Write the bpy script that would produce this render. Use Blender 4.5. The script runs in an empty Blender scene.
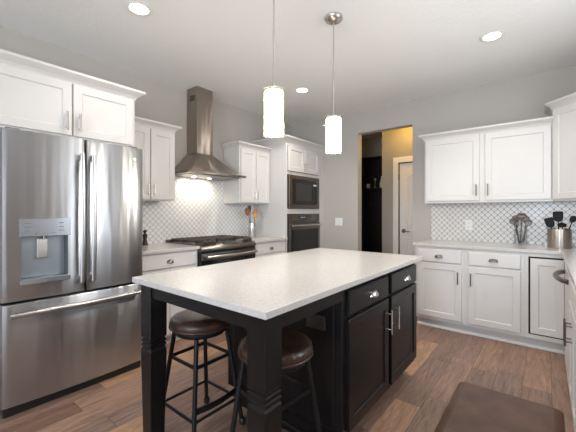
import bpy, bmesh, math, random
from mathutils import Vector, Matrix
random.seed(7)
C = bpy.context.scene.collection
S = bpy.context.scene
PI = math.pi

# ------------------------------------------------------------------ camera
CAM_Z = 1.2521
YAW = 38.695
cd = bpy.data.cameras.new('camera')
cd.sensor_width = 36.0
cd.lens = 321.32 * 36 / 576
cd.shift_y = -3.57 / 576
cd.clip_start = 0.05
cam = bpy.data.objects.new('camera', cd)
C.objects.link(cam)
cam.location = (0, 0, CAM_Z)
cam.rotation_euler = (math.radians(90), 0, math.radians(YAW))
S.camera = cam

# ------------------------------------------------------------------ world, daylight, exposure
w = bpy.data.worlds.new('world')
S.world = w
w.use_nodes = True
bg = w.node_tree.nodes['Background']
bg.inputs[0].default_value = (0.72, 0.84, 1.0, 1)
bg.inputs[1].default_value = 0.6
S.view_settings.view_transform = 'Standard'
S.view_settings.look = 'None'
S.view_settings.gamma = 1.0
S.view_settings.use_curve_mapping = False
S.view_settings.exposure = 0.21

# room extents
XW, YW, ZC = -3.348, 4.296, 2.72        # left wall, back wall, ceiling
AW = XW + 0.0015
XR, YR = 0.80, -3.4                     # right wall, rear wall (behind the camera)


def area(name, loc, rot, sx, sy, power, col):
    l = bpy.data.lights.new(name, 'AREA')
    l.shape = 'RECTANGLE'
    l.size, l.size_y = sx, sy
    l.energy = power
    l.color = col
    o = bpy.data.objects.new(name, l)
    o.location = loc
    o.rotation_euler = rot
    C.objects.link(o)
    return o


R90 = math.radians(90)
# daylight entering at the rear wall's two windows and the window over the sink run
DAY = (0.90, 0.955, 1.0)
DAYC = (0.78, 0.89, 1.0)
area('daylight_rear_patio', (-2.1, YR + 0.02, 1.25), (R90 + .45, 0, 0), 1.9, 2.1, 11, DAYC)
area('daylight_rear_window', (0.0, YR + 0.02, 1.45), (R90 + .45, 0, 0), 1.1, 1.6, 125, DAYC)
area('daylight_sink_window', (XR - 0.01, 2.2, 1.65), (0, R90, 0), 1.0, 1.1, 19.5, DAY)
area('daylight_side_window', (XR - 0.01, -1.2, 1.55), (0, R90, 0), 1.5, 1.7, 8.5, DAY)

# ------------------------------------------------------------------ materials


def new_mat(name):
    m = bpy.data.materials.new(name)
    m.use_nodes = True
    nt = m.node_tree
    return m, nt, nt.nodes['Principled BSDF']


def mat(name, col, rough=0.5, metal=0.0, spec=None, noise=0.0, nscale=20.0, bump=0.0, bscale=60.0,
        trans=0.0, ior=None, emit=None, estr=0.0, coat=0.0):
    m, nt, b = new_mat(name)
    b.inputs['Base Color'].default_value = (*col, 1)
    b.inputs['Roughness'].default_value = rough
    b.inputs['Metallic'].default_value = metal
    if spec is not None:
        b.inputs['Specular IOR Level'].default_value = spec
    if trans:
        b.inputs['Transmission Weight'].default_value = trans
    if ior:
        b.inputs['IOR'].default_value = ior
    if coat:
        b.inputs['Coat Weight'].default_value = coat
        b.inputs['Coat Roughness'].default_value = 0.15
    if emit:
        b.inputs['Emission Color'].default_value = (*emit, 1)
        b.inputs['Emission Strength'].default_value = estr
    N, L = nt.nodes, nt.links
    tc = N.new('ShaderNodeTexCoord')
    if noise:
        n = N.new('ShaderNodeTexNoise')
        n.inputs['Scale'].default_value = nscale
        n.inputs['Detail'].default_value = 4
        L.new(tc.outputs['Object'], n.inputs['Vector'])
        r = N.new('ShaderNodeValToRGB')
        r.color_ramp.elements[0].position = 0.3
        r.color_ramp.elements[1].position = 0.7
        r.color_ramp.elements[0].color = (*[c * (1 - noise) for c in col], 1)
        r.color_ramp.elements[1].color = (*[min(1, c * (1 + noise)) for c in col], 1)
        L.new(n.outputs['Fac'], r.inputs['Fac'])
        L.new(r.outputs['Color'], b.inputs['Base Color'])
    if bump:
        n2 = N.new('ShaderNodeTexNoise')
        n2.inputs['Scale'].default_value = bscale
        n2.inputs['Detail'].default_value = 3
        L.new(tc.outputs['Object'], n2.inputs['Vector'])
        bp = N.new('ShaderNodeBump')
        bp.inputs['Strength'].default_value = bump
        bp.inputs['Distance'].default_value = 0.01
        L.new(n2.outputs['Fac'], bp.inputs['Height'])
        L.new(bp.outputs['Normal'], b.inputs['Normal'])
    return m


def math_node(nt, op, a, b=None, c=None):
    n = nt.nodes.new('ShaderNodeMath')
    n.operation = op
    for i, v in enumerate((a, b, c)):
        if v is None:
            continue
        if isinstance(v, (int, float)):
            n.inputs[i].default_value = v
        else:
            nt.links.new(v, n.inputs[i])
    return n.outputs[0]


def steel(name, col, rough=0.28, wave=0.0, aniso=0.95, streak=0.04):
    m, nt, b = new_mat(name)
    N, L = nt.nodes, nt.links
    b.inputs['Metallic'].default_value = 1.0
    b.inputs['Anisotropic'].default_value = aniso
    tg = N.new('ShaderNodeTangent')
    tg.direction_type = 'RADIAL'
    tg.axis = 'Z'
    L.new(tg.outputs[0], b.inputs['Tangent'])
    b.inputs['Anisotropic Rotation'].default_value = 0.25
    tc = N.new('ShaderNodeTexCoord')
    mp = N.new('ShaderNodeMapping')
    mp.inputs['Scale'].default_value = (2, 2, 260)
    L.new(tc.outputs['Object'], mp.inputs['Vector'])
    n = N.new('ShaderNodeTexNoise')
    n.inputs['Scale'].default_value = 2.0
    n.inputs['Detail'].default_value = 3
    L.new(mp.outputs[0], n.inputs['Vector'])
    r = N.new('ShaderNodeValToRGB')
    r.color_ramp.elements[0].position = 0.25
    r.color_ramp.elements[1].position = 0.75
    r.color_ramp.elements[0].color = (*[c * (1 - streak) for c in col], 1)
    r.color_ramp.elements[1].color = (*[min(1, c * (1 + streak)) for c in col], 1)
    L.new(n.outputs['Fac'], r.inputs['Fac'])
    L.new(r.outputs['Color'], b.inputs['Base Color'])
    b.inputs['Roughness'].default_value = rough
    if wave:
        mp2 = N.new('ShaderNodeMapping')
        mp2.inputs['Scale'].default_value = (1, 4.6, .28)
        L.new(tc.outputs['Object'], mp2.inputs['Vector'])
        n2 = N.new('ShaderNodeTexNoise')
        n2.inputs['Scale'].default_value = 2.2
        n2.inputs['Detail'].default_value = 1.2
        L.new(mp2.outputs[0], n2.inputs['Vector'])
        bp = N.new('ShaderNodeBump')
        bp.inputs['Strength'].default_value = wave
        bp.inputs['Distance'].default_value = 0.05
        L.new(n2.outputs['Fac'], bp.inputs['Height'])
        L.new(bp.outputs['Normal'], b.inputs['Normal'])
    return m


def wood_floor():
    m, nt, b = new_mat('walnut_plank_floor')
    N, L = nt.nodes, nt.links
    tc = N.new('ShaderNodeTexCoord')
    sp = N.new('ShaderNodeSeparateXYZ')
    L.new(tc.outputs['Object'], sp.inputs[0])
    X, Y = sp.outputs[0], sp.outputs[1]
    W, LN = 0.165, 0.78
    xs = math_node(nt, 'DIVIDE', math_node(nt, 'ADD', X, 10.03), W)
    row = math_node(nt, 'FLOOR', xs)
    fx = math_node(nt, 'FRACT', xs)
    wn = N.new('ShaderNodeTexWhiteNoise')
    wn.noise_dimensions = '1D'
    L.new(row, wn.inputs['W'])
    ys = math_node(nt, 'ADD', math_node(nt, 'DIVIDE', math_node(nt, 'ADD', Y, 10.0), LN), math_node(nt, 'MULTIPLY', wn.outputs['Value'], 7.3))
    pl = math_node(nt, 'FLOOR', ys)
    fy = math_node(nt, 'FRACT', ys)
    cb = N.new('ShaderNodeCombineXYZ')
    L.new(row, cb.inputs[0])
    L.new(pl, cb.inputs[1])
    wn2 = N.new('ShaderNodeTexWhiteNoise')
    wn2.noise_dimensions = '2D'
    L.new(cb.outputs[0], wn2.inputs['Vector'])
    ramp = N.new('ShaderNodeValToRGB')
    els = ramp.color_ramp.elements
    els[0].position = 0.0
    els[0].color = (0.19, 0.108, 0.076, 1)
    els[1].position = 1.0
    els[1].color = (0.42, 0.245, 0.14, 1)
    for p, c in ((0.25, (0.245, 0.155, 0.118)), (0.55, (0.285, 0.175, 0.128)), (0.82, (0.32, 0.19, 0.13))):
        e = els.new(p)
        e.color = (*c, 1)
    L.new(wn2.outputs['Value'], ramp.inputs['Fac'])
    # grain
    off = N.new('ShaderNodeVectorMath')
    off.operation = 'MULTIPLY_ADD'
    L.new(wn2.outputs['Color'], off.inputs[0])
    off.inputs[1].default_value = (40, 40, 40)
    L.new(tc.outputs['Object'], off.inputs[2])
    mp = N.new('ShaderNodeMapping')
    mp.inputs['Scale'].default_value = (26, 2.4, 1)
    L.new(off.outputs[0], mp.inputs['Vector'])
    gn = N.new('ShaderNodeTexNoise')
    gn.inputs['Scale'].default_value = 1.6
    gn.inputs['Detail'].default_value = 6
    gn.inputs['Roughness'].default_value = 0.65
    gn.inputs['Distortion'].default_value = 1.2
    L.new(mp.outputs[0], gn.inputs['Vector'])
    g2 = N.new('ShaderNodeMapRange')
    g2.inputs[1].default_value = 0.28
    g2.inputs[2].default_value = 0.72
    g2.inputs[3].default_value = 0.5
    g2.inputs[4].default_value = 1.5
    L.new(gn.outputs['Fac'], g2.inputs[0])
    mx = N.new('ShaderNodeMix')
    mx.data_type = 'RGBA'
    mx.blend_type = 'MULTIPLY'
    mx.inputs[0].default_value = 1.0
    L.new(ramp.outputs['Color'], mx.inputs[6])
    L.new(g2.outputs[0], mx.inputs[7])
    # seams
    dx = math_node(nt, 'MULTIPLY', math_node(nt, 'MINIMUM', fx, math_node(nt, 'SUBTRACT', 1.0, fx)), W)
    dy = math_node(nt, 'MULTIPLY', math_node(nt, 'MINIMUM', fy, math_node(nt, 'SUBTRACT', 1.0, fy)), LN)
    d = math_node(nt, 'MINIMUM', dx, dy)
    sm = N.new('ShaderNodeMapRange')
    sm.inputs[1].default_value = 0.0006
    sm.inputs[2].default_value = 0.0028
    sm.inputs[3].default_value = 0.45
    sm.inputs[4].default_value = 1.0
    L.new(d, sm.inputs[0])
    mx2 = N.new('ShaderNodeMix')
    mx2.data_type = 'RGBA'
    mx2.blend_type = 'MULTIPLY'
    mx2.inputs[0].default_value = 1.0
    L.new(mx.outputs[2], mx2.inputs[6])
    L.new(sm.outputs[0], mx2.inputs[7])
    L.new(mx2.outputs[2], b.inputs['Base Color'])
    L.new(math_node(nt, 'MULTIPLY_ADD', gn.outputs['Fac'], 0.2, 0.30), b.inputs['Roughness'])
    hb = math_node(nt, 'ADD', math_node(nt, 'MULTIPLY', gn.outputs['Fac'], 0.35), sm.outputs[0])
    bp = N.new('ShaderNodeBump')
    bp.inputs['Strength'].default_value = 0.35
    bp.inputs['Distance'].default_value = 0.004
    L.new(hb, bp.inputs['Height'])
    L.new(bp.outputs['Normal'], b.inputs['Normal'])
    return m


def tile_mat(name, axis, wd, ht, grout, tile, amp=0.5, line=0.075):
    """Ogee (lantern) tile: grout runs along softly curved diagonals. axis 0/1 = which object axis runs along the wall."""
    m, nt, b = new_mat(name)
    N, L = nt.nodes, nt.links
    tc = N.new('ShaderNodeTexCoord')
    sp = N.new('ShaderNodeSeparateXYZ')
    L.new(tc.outputs['Object'], sp.inputs[0])
    def tri(v, period):
        f = math_node(nt, 'FRACT', math_node(nt, 'DIVIDE', math_node(nt, 'ADD', v, 20.0), period))
        return math_node(nt, 'MULTIPLY', math_node(nt, 'ABSOLUTE', math_node(nt, 'SUBTRACT', f, 0.5)), 2.0)
    p = tri(sp.outputs[axis], wd)
    q = tri(sp.outputs[2], ht)
    sq_ = math_node(nt, 'MULTIPLY_ADD', math_node(nt, 'SINE', math_node(nt, 'MULTIPLY', q, 2 * PI)), -amp / (2 * PI), q)
    d = math_node(nt, 'ABSOLUTE', math_node(nt, 'SUBTRACT', math_node(nt, 'ADD', p, sq_), 1.0))
    mr = N.new('ShaderNodeMapRange')
    mr.interpolation_type = 'SMOOTHSTEP'
    mr.inputs[1].default_value = line * 0.6
    mr.inputs[2].default_value = line * 2.0
    L.new(d, mr.inputs[0])
    nz = N.new('ShaderNodeTexNoise')
    nz.inputs['Scale'].default_value = 22
    L.new(tc.outputs['Object'], nz.inputs['Vector'])
    rp = N.new('ShaderNodeValToRGB')
    rp.color_ramp.elements[0].color = (*[c * 0.9 for c in tile], 1)
    rp.color_ramp.elements[1].color = (*[min(1, c * 1.06) for c in tile], 1)
    L.new(nz.outputs['Fac'], rp.inputs['Fac'])
    mx = N.new('ShaderNodeMix')
    mx.data_type = 'RGBA'
    L.new(mr.outputs[0], mx.inputs[0])
    mx.inputs[6].default_value = (*grout, 1)
    L.new(rp.outputs['Color'], mx.inputs[7])
    L.new(mx.outputs[2], b.inputs['Base Color'])
    L.new(math_node(nt, 'MULTIPLY_ADD', mr.outputs[0], -0.35, 0.6), b.inputs['Roughness'])
    bp = N.new('ShaderNodeBump')
    bp.inputs['Strength'].default_value = 0.35
    bp.inputs['Distance'].default_value = 0.004
    L.new(mr.outputs[0], bp.inputs['Height'])
    L.new(bp.outputs['Normal'], b.inputs['Normal'])
    return m


def quartz():
    m, nt, b = new_mat('speckled_white_quartz')
    N, L = nt.nodes, nt.links
    tc = N.new('ShaderNodeTexCoord')
    n = N.new('ShaderNodeTexNoise')
    n.inputs['Scale'].default_value = 120
    n.inputs['Detail'].default_value = 6
    n.inputs['Roughness'].default_value = 0.7
    L.new(tc.outputs['Object'], n.inputs['Vector'])
    r = N.new('ShaderNodeValToRGB')
    e = r.color_ramp.elements
    e[0].position = 0.36
    e[0].color = (0.475, 0.443, 0.415, 1)
    e[1].position = 0.58
    e[1].color = (0.57, 0.548, 0.532, 1)
    L.new(n.outputs['Fac'], r.inputs['Fac'])
    L.new(r.outputs['Color'], b.inputs['Base Color'])
    b.inputs['Roughness'].default_value = 0.16
    return m


M = {}
M['white'] = mat('white_cabinet_paint', (0.635, 0.615, 0.60), 0.38)
M['trimwhite'] = mat('white_trim_paint', (0.80, 0.79, 0.77), 0.35)
M['wall'] = mat('grey_wall_paint', (0.465, 0.436, 0.408), 0.85, bump=0.05, bscale=180)
M['wallhall'] = mat('taupe_hall_paint', (0.37, 0.355, 0.32), 0.85)
M['ceil'] = mat('textured_ceiling_paint', (0.82, 0.815, 0.81), 0.95, bump=0.25, bscale=45)
M['floor'] = wood_floor()
M['tile'] = tile_mat('ogee_tile_left', 1, 0.066, 0.064, (0.32, 0.335, 0.35), (0.80, 0.80, 0.80))
M['tile2'] = tile_mat('ogee_tile_back', 0, 0.061, 0.065, (0.17, 0.155, 0.145), (0.72, 0.695, 0.675))
M['quartz'] = quartz()
M['dark'] = mat('espresso_stained_wood', (0.0062, 0.0056, 0.0064), 0.33, spec=0.32, noise=0.3, nscale=14)
M['steel'] = steel('brushed_steel', (0.45, 0.455, 0.475), 0.29, wave=0.13, streak=.004)
M['steelhood'] = steel('brushed_hood_steel', (0.40, 0.345, 0.30), 0.27, wave=0.14, streak=.01)
M['steelhandle'] = steel('satin_handle_steel', (0.52, 0.52, 0.53), 0.28, aniso=.5)
M['slate'] = steel('dark_slate_steel', (0.20, 0.18, 0.165), 0.36, aniso=.7)
M['darksteel'] = mat('dark_grey_appliance_side', (0.10, 0.10, 0.105), 0.5)
M['nickel'] = mat('satin_nickel', (0.62, 0.60, 0.57), 0.26, 1.0)
M['pewter'] = mat('dark_pewter', (0.20, 0.18, 0.165), 0.32, 1.0)
M['black'] = mat('black_plastic', (0.012, 0.012, 0.012), 0.4)
M['gap'] = mat('black_painted_gap_shade', (0.010, 0.010, 0.010), 0.8)  # flat black standing for the shade inside a door gap
M['blackglass'] = mat('black_oven_glass', (0.010, 0.010, 0.011), 0.08)
M['iron'] = mat('cast_iron', (0.075, 0.062, 0.052), 0.36, .5)
M['stoolmetal'] = mat('black_iron_tube', (0.020, 0.021, 0.024), 0.38, 0.6)
M['leather'] = mat('worn_brown_leather', (0.042, 0.020, 0.014), 0.30, noise=0.6, nscale=11, bump=0.25, bscale=60)
M['mat'] = mat('brown_anti_fatigue_mat', (0.125, 0.068, 0.048), 0.42, noise=0.28, nscale=6, bump=0.15, bscale=35)
M['spoonwood'] = mat('light_spoon_wood', (0.50, 0.25, 0.09), 0.5, noise=0.2, nscale=12)
M['spoondark'] = mat('dark_spoon_wood', (0.24, 0.095, 0.035), 0.5, noise=0.2, nscale=12)


def thin_glass(name, tint):
    m, nt, b = new_mat(name)
    N, L = nt.nodes, nt.links
    tr = N.new('ShaderNodeBsdfTransparent'); tr.inputs[0].default_value = (*tint, 1)
    gl = N.new('ShaderNodeBsdfGlossy'); gl.inputs['Roughness'].default_value = .03
    lw = N.new('ShaderNodeLayerWeight'); lw.inputs['Blend'].default_value = .25
    mx = N.new('ShaderNodeMixShader')
    L.new(math_node(nt, 'MULTIPLY', lw.outputs['Fresnel'], .35), mx.inputs[0]); L.new(tr.outputs[0], mx.inputs[1]); L.new(gl.outputs[0], mx.inputs[2])
    N.remove(b)
    L.new(mx.outputs[0], N['Material Output'].inputs[0])
    return m


M['glass'] = thin_glass('clear_glass', (.97, .98, .98))
M['sleeve'] = thin_glass('warm_clear_glass', (.97, .95, .84))
M['opal'] = mat('lit_opal_glass', (0.9, 0.88, 0.84), 0.4, emit=(1.0, 0.95, 0.88), estr=16.0)
M['lampglow'] = mat('lit_lamp_diffuser', (0.9, 0.9, 0.88), 0.5, emit=(1.0, 0.95, 0.88), estr=14.0)
M['plate'] = mat('white_switch_plastic', (0.78, 0.78, 0.77), 0.35)
M['display'] = mat('dim_display_glass', (0.03, 0.035, 0.04), 0.12)
M['lockerdark'] = mat('black_stained_locker_wood', (0.010, 0.009, 0.009), 0.45)
M['toolsteel'] = mat('worn_tool_steel', (0.20, 0.17, 0.15), 0.5, 1.0)
M['tool'] = mat('black_nylon', (0.007, 0.007, 0.007), 0.5, spec=0.2)
M['crocksteel'] = steel('crock_steel', (0.50, 0.45, 0.41), 0.36)
M['brass'] = mat('aged_brass', (0.65, 0.50, 0.28), 0.3, 1.0)
M['cream'] = mat('cream_ceramic', (0.75, 0.72, 0.62), 0.35)

# ------------------------------------------------------------------ builders
OFF = {}


class MB:
    """Collects shapes (world coordinates) into one mesh."""

    def __init__(self):
        self.bm = bmesh.new()

    def _merge(self, b2):
        me = bpy.data.meshes.new('tmp')
        b2.to_mesh(me)
        b2.free()
        self.bm.from_mesh(me)
        bpy.data.meshes.remove(me)
        return self

    def box(self, x0, x1, y0, y1, z0, z1, bev=0.0, seg=2):
        b = bmesh.new()
        bmesh.ops.create_cube(b, size=1.0)
        for v in b.verts:
            v.co = Vector(((x0 + x1) / 2 + v.co.x * abs(x1 - x0), (y0 + y1) / 2 + v.co.y * abs(y1 - y0), (z0 + z1) / 2 + v.co.z * abs(z1 - z0)))
        if bev:
            bmesh.ops.bevel(b, geom=b.edges[:], offset=bev, segments=seg, profile=0.5, affect='EDGES')
        return self._merge(b)

    def obox(self, o, u, v, n, su, sv, sn, bev=0.0):
        """box centred at o with axes u,v,n"""
        b = bmesh.new()
        bmesh.ops.create_cube(b, size=1.0)
        if bev:
            for vv in b.verts:
                vv.co = Vector((vv.co.x * su, vv.co.y * sv, vv.co.z * sn))
            bmesh.ops.bevel(b, geom=b.edges[:], offset=bev, segments=2, profile=0.5, affect='EDGES')
            for vv in b.verts:
                c = vv.co.copy()
                vv.co = Vector(o) + Vector(u) * c.x + Vector(v) * c.y + Vector(n) * c.z
        else:
            for vv in b.verts:
                c = vv.co.copy()
                vv.co = Vector(o) + Vector(u) * (c.x * su) + Vector(v) * (c.y * sv) + Vector(n) * (c.z * sn)
        bmesh.ops.recalc_face_normals(b, faces=b.faces[:])
        return self._merge(b)

    def tube(self, pts, r, seg=10, cap=True):
        """round tube along points; r scalar or list"""
        pts = [Vector(p) for p in pts]
        rs = r if isinstance(r, (list, tuple)) else [r] * len(pts)
        b = bmesh.new()
        rings = []
        up = None
        for i, p in enumerate(pts):
            if i == 0:
                t = pts[1] - p
            elif i == len(pts) - 1:
                t = p - pts[i - 1]
            else:
                t = (pts[i + 1] - p).normalized() + (p - pts[i - 1]).normalized()
            t.normalize()
            if up is None:
                a = Vector((0, 0, 1)) if abs(t.z) < 0.9 else Vector((1, 0, 0))
                up = t.cross(a).normalized()
            up = (up - t * up.dot(t)).normalized()
            sd = t.cross(up)
            rings.append([b.verts.new(p + (up * math.cos(2 * PI * k / seg) + sd * math.sin(2 * PI * k / seg)) * rs[i]) for k in range(seg)])
        for a, c in zip(rings, rings[1:]):
            for k in range(seg):
                b.faces.new((a[k], a[(k + 1) % seg], c[(k + 1) % seg], c[k]))
        if cap:
            b.faces.new(rings[0][::-1])
            b.faces.new(rings[-1])
        bmesh.ops.recalc_face_normals(b, faces=b.faces[:])
        return self._merge(b)

    def lathe(self, prof, cx, cy, seg=32, closed=False):
        """prof list of (r, z) ; revolve round vertical axis"""
        b = bmesh.new()
        rings = []
        for r, z in prof:
            if r < 1e-6:
                rings.append([b.verts.new((cx, cy, z))])
            else:
                rings.append([b.verts.new((cx + r * math.cos(2 * PI * k / seg), cy + r * math.sin(2 * PI * k / seg), z)) for k in range(seg)])
        pairs = list(zip(rings, rings[1:]))
        if closed:
            pairs.append((rings[-1], rings[0]))
        for a, c in pairs:
            for k in range(seg):
                k2 = (k + 1) % seg
                if len(a) == 1 and len(c) == 1:
                    continue
                if len(a) == 1:
                    b.faces.new((a[0], c[k], c[k2]))
                elif len(c) == 1:
                    b.faces.new((a[k], a[k2], c[0]))
                else:
                    b.faces.new((a[k], a[k2], c[k2], c[k]))
        bmesh.ops.recalc_face_normals(b, faces=b.faces[:])
        return self._merge(b)

    def prism(self, poly, z0, z1, bev=0.0):
        b = bmesh.new()
        lo = [b.verts.new((x, y, z0)) for x, y in poly]
        hi = [b.verts.new((x, y, z1)) for x, y in poly]
        n = len(poly)
        b.faces.new(lo[::-1])
        b.faces.new(hi)
        for i in range(n):
            b.faces.new((lo[i], lo[(i + 1) % n], hi[(i + 1) % n], hi[i]))
        bmesh.ops.recalc_face_normals(b, faces=b.faces[:])
        if bev:
            bmesh.ops.bevel(b, geom=b.edges[:], offset=bev, segments=2, profile=0.5, affect='EDGES')
        return self._merge(b)

    def loft(self, rings, cap=True):
        """rings: list of lists of points, same count, closed loops"""
        b = bmesh.new()
        rr = [[b.verts.new(p) for p in r] for r in rings]
        for a, c in zip(rr, rr[1:]):
            n = len(a)
            for k in range(n):
                b.faces.new((a[k], a[(k + 1) % n], c[(k + 1) % n], c[k]))
        if cap:
            b.faces.new(rr[0][::-1])
            b.faces.new(rr[-1])
        bmesh.ops.recalc_face_normals(b, faces=b.faces[:])
        return self._merge(b)

    def panel(self, o, u, n, w, h, rings):
        """rectangular panel; o = lower-left corner on the carcass face, u across, n outward, z up.
        rings = [(inset, depth)...]; first ring is the back edge"""
        o, u, n = Vector(o), Vector(u), Vector(n)
        z = Vector((0, 0, 1))
        R = []
        for i, d in rings:
            R.append([o + u * i + z * i + n * d, o + u * (w - i) + z * i + n * d, o + u * (w - i) + z * (h - i) + n * d, o + u * i + z * (h - i) + n * d])
        return self.loft(R)

    def sweep(self, path, prof):
        """path: open list of (x, y), outward = right-hand side of travel; prof: closed list of (out, z)"""
        P = [Vector((x, y)) for x, y in path]
        rings = []
        for i, p in enumerate(P):
            ns = []
            if i > 0:
                t = (P[i] - P[i - 1]).normalized()
                ns.append(Vector((t.y, -t.x)))
            if i < len(P) - 1:
                t = (P[i + 1] - P[i]).normalized()
                ns.append(Vector((t.y, -t.x)))
            if len(ns) == 2:
                m = (ns[0] + ns[1]).normalized()
                m = m / max(0.2, m.dot(ns[0]))
            else:
                m = ns[0]
            rings.append([(p.x + m.x * o, p.y + m.y * o, z) for o, z in prof])
        return self.loft(rings)

    def build(self, name, m, parent=None, smooth=None, label=None):
        me = bpy.data.meshes.new(name)
        if parent is not None:
            off = OFF[parent.name]
        else:
            xs = [v.co for v in self.bm.verts]
            off = Vector(((min(v.x for v in xs) + max(v.x for v in xs)) / 2, (min(v.y for v in xs) + max(v.y for v in xs)) / 2, min(v.z for v in xs)))
        for v in self.bm.verts:
            v.co -= off
        self.bm.to_mesh(me)
        self.bm.free()
        me.materials.append(M[m] if isinstance(m, str) else m)
        if smooth:
            me.shade_smooth()
            me.set_sharp_from_angle(angle=math.radians(smooth))
        o = bpy.data.objects.new(name, me)
        C.objects.link(o)
        if parent is not None:
            o.parent = parent
        else:
            o.location = off
        OFF[o.name] = off.copy()
        if label:
            o['label'] = label
        return o


def tag(o, label, cat, group=None):
    o['label'] = label
    o['category'] = cat
    if group:
        o['group'] = group
    return o


def thing(name, loc, label, cat, group=None):
    o = bpy.data.objects.new(name, None)
    o.empty_display_size = 0.1
    C.objects.link(o)
    o.location = loc
    OFF[o.name] = Vector(loc)
    return tag(o, label, cat, group)


def struct(o):
    o['kind'] = 'structure'
    return o


def zero_origin(mb, name, m):
    """structure mesh with its origin at the world origin, so object coordinates are metres in the room"""
    me = bpy.data.meshes.new(name)
    mb.bm.to_mesh(me)
    mb.bm.free()
    me.materials.append(M[m])
    o = bpy.data.objects.new(name, me)
    C.objects.link(o)
    return struct(o)


def copy_tree(o, parent=None):
    c = o.copy()
    C.objects.link(c)
    if parent is not None:
        c.parent = parent
    for ch in list(o.children):
        copy_tree(ch, c)
    return c


SHAKER = [(0, 0), (0, .017), (.003, .020), (.057, .020), (.062, .013), (.066, .012)]
SLAB = [(0, 0), (0, .014), (.007, .020)]


def bar_pull(p, n, ln, m, parent, r=.005, so=.032, horizontal=None, name='handle'):
    """vertical (or horizontal along vector) bar pull centred at p on the door face"""
    p, n = Vector(p), Vector(n)
    ax = Vector(horizontal) if horizontal else Vector((0, 0, 1))
    mb = MB()
    mb.tube([p + n * so - ax * ln / 2, p + n * so + ax * ln / 2], r, 10)
    for s in (-1, 1):
        mb.tube([p + ax * s * ln * .32 - n * .002, p + ax * s * ln * .32 + n * so], r * .85, 8)
    return mb.build(name, m, parent, 40)


def cup_pull(p, u, n, m, parent, a=.044, d=.026, h=.036):
    """half-dome cup pull, open downwards: outer and inner shell"""
    p, u, n, z = Vector(p), Vector(u), Vector(n), Vector((0, 0, 1))
    b = bmesh.new()
    NT, NP = 14, 7

    def shell(k):
        g = []
        for i in range(NT + 1):
            th = PI * i / NT
            row = []
            for j in range(NP + 1):
                ph = PI / 2 * j / NP
                r = math.sin(th)
                row.append(b.verts.new(p + u * (a - k) * math.cos(th) + n * ((d - k) * r * math.cos(ph) + .001) + z * ((h - k) * r * math.sin(ph))))
            g.append(row)
        return g
    g1, g2 = shell(0), shell(.004)
    for i in range(NT):
        for j in range(NP):
            b.faces.new((g1[i][j], g1[i + 1][j], g1[i + 1][j + 1], g1[i][j + 1]))
            b.faces.new((g2[i][j], g2[i][j + 1], g2[i + 1][j + 1], g2[i + 1][j]))
        b.faces.new((g1[i][0], g2[i][0], g2[i + 1][0], g1[i + 1][0]))
    bmesh.ops.remove_doubles(b, verts=b.verts[:], dist=1e-5)
    bmesh.ops.recalc_face_normals(b, faces=b.faces[:])
    mb = MB()
    mb._merge(b)
    mb.obox(p + z * (h * .45) + n * .0015, u, z, n, a * 1.7, h * .8, .003)
    return mb.build('handle', m, parent, 50)


def crown_prof(z0, z1, out):
    h = z1 - z0
    return [(-.012, z0), (.004, z0), (.008, z0 + h * .18), (out * .35, z0 + h * .42), (out * .8, z0 + h * .66), (out * .92, z0 + h * .72), (out, z0 + h * .78), (out, z1), (-.012, z1)]


# ------------------------------------------------------------------ the room
mb = MB(); mb.box(XW - .2, XR + .2, YR - .2, 6.2, -.08, 0); zero_origin(mb, 'floor', 'floor')
mb = MB(); mb.box(XW - .2, XR + .2, YR - .2, 6.2, ZC, ZC + .1); zero_origin(mb, 'ceiling', 'ceil')
mb = MB(); mb.box(XW - .12, XW, YR - .1, YW + .12, 0, ZC); zero_origin(mb, 'wall_left', 'wall')
DX0, DX1, DZ = -2.135, -1.355, 2.405      # doorway in the back wall
mb = MB()
# one wall with an opening, as a connected loop
prof = [(XW, 0), (DX0, 0), (DX0, DZ), (DX1, DZ), (DX1, 0), (XR + .12, 0), (XR + .12, ZC), (XW, ZC)]
mb.loft([[(x, YW, z) for x, z in prof], [(x, YW + .12, z) for x, z in prof]])
zero_origin(mb, 'wall_back', 'wall')


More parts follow.
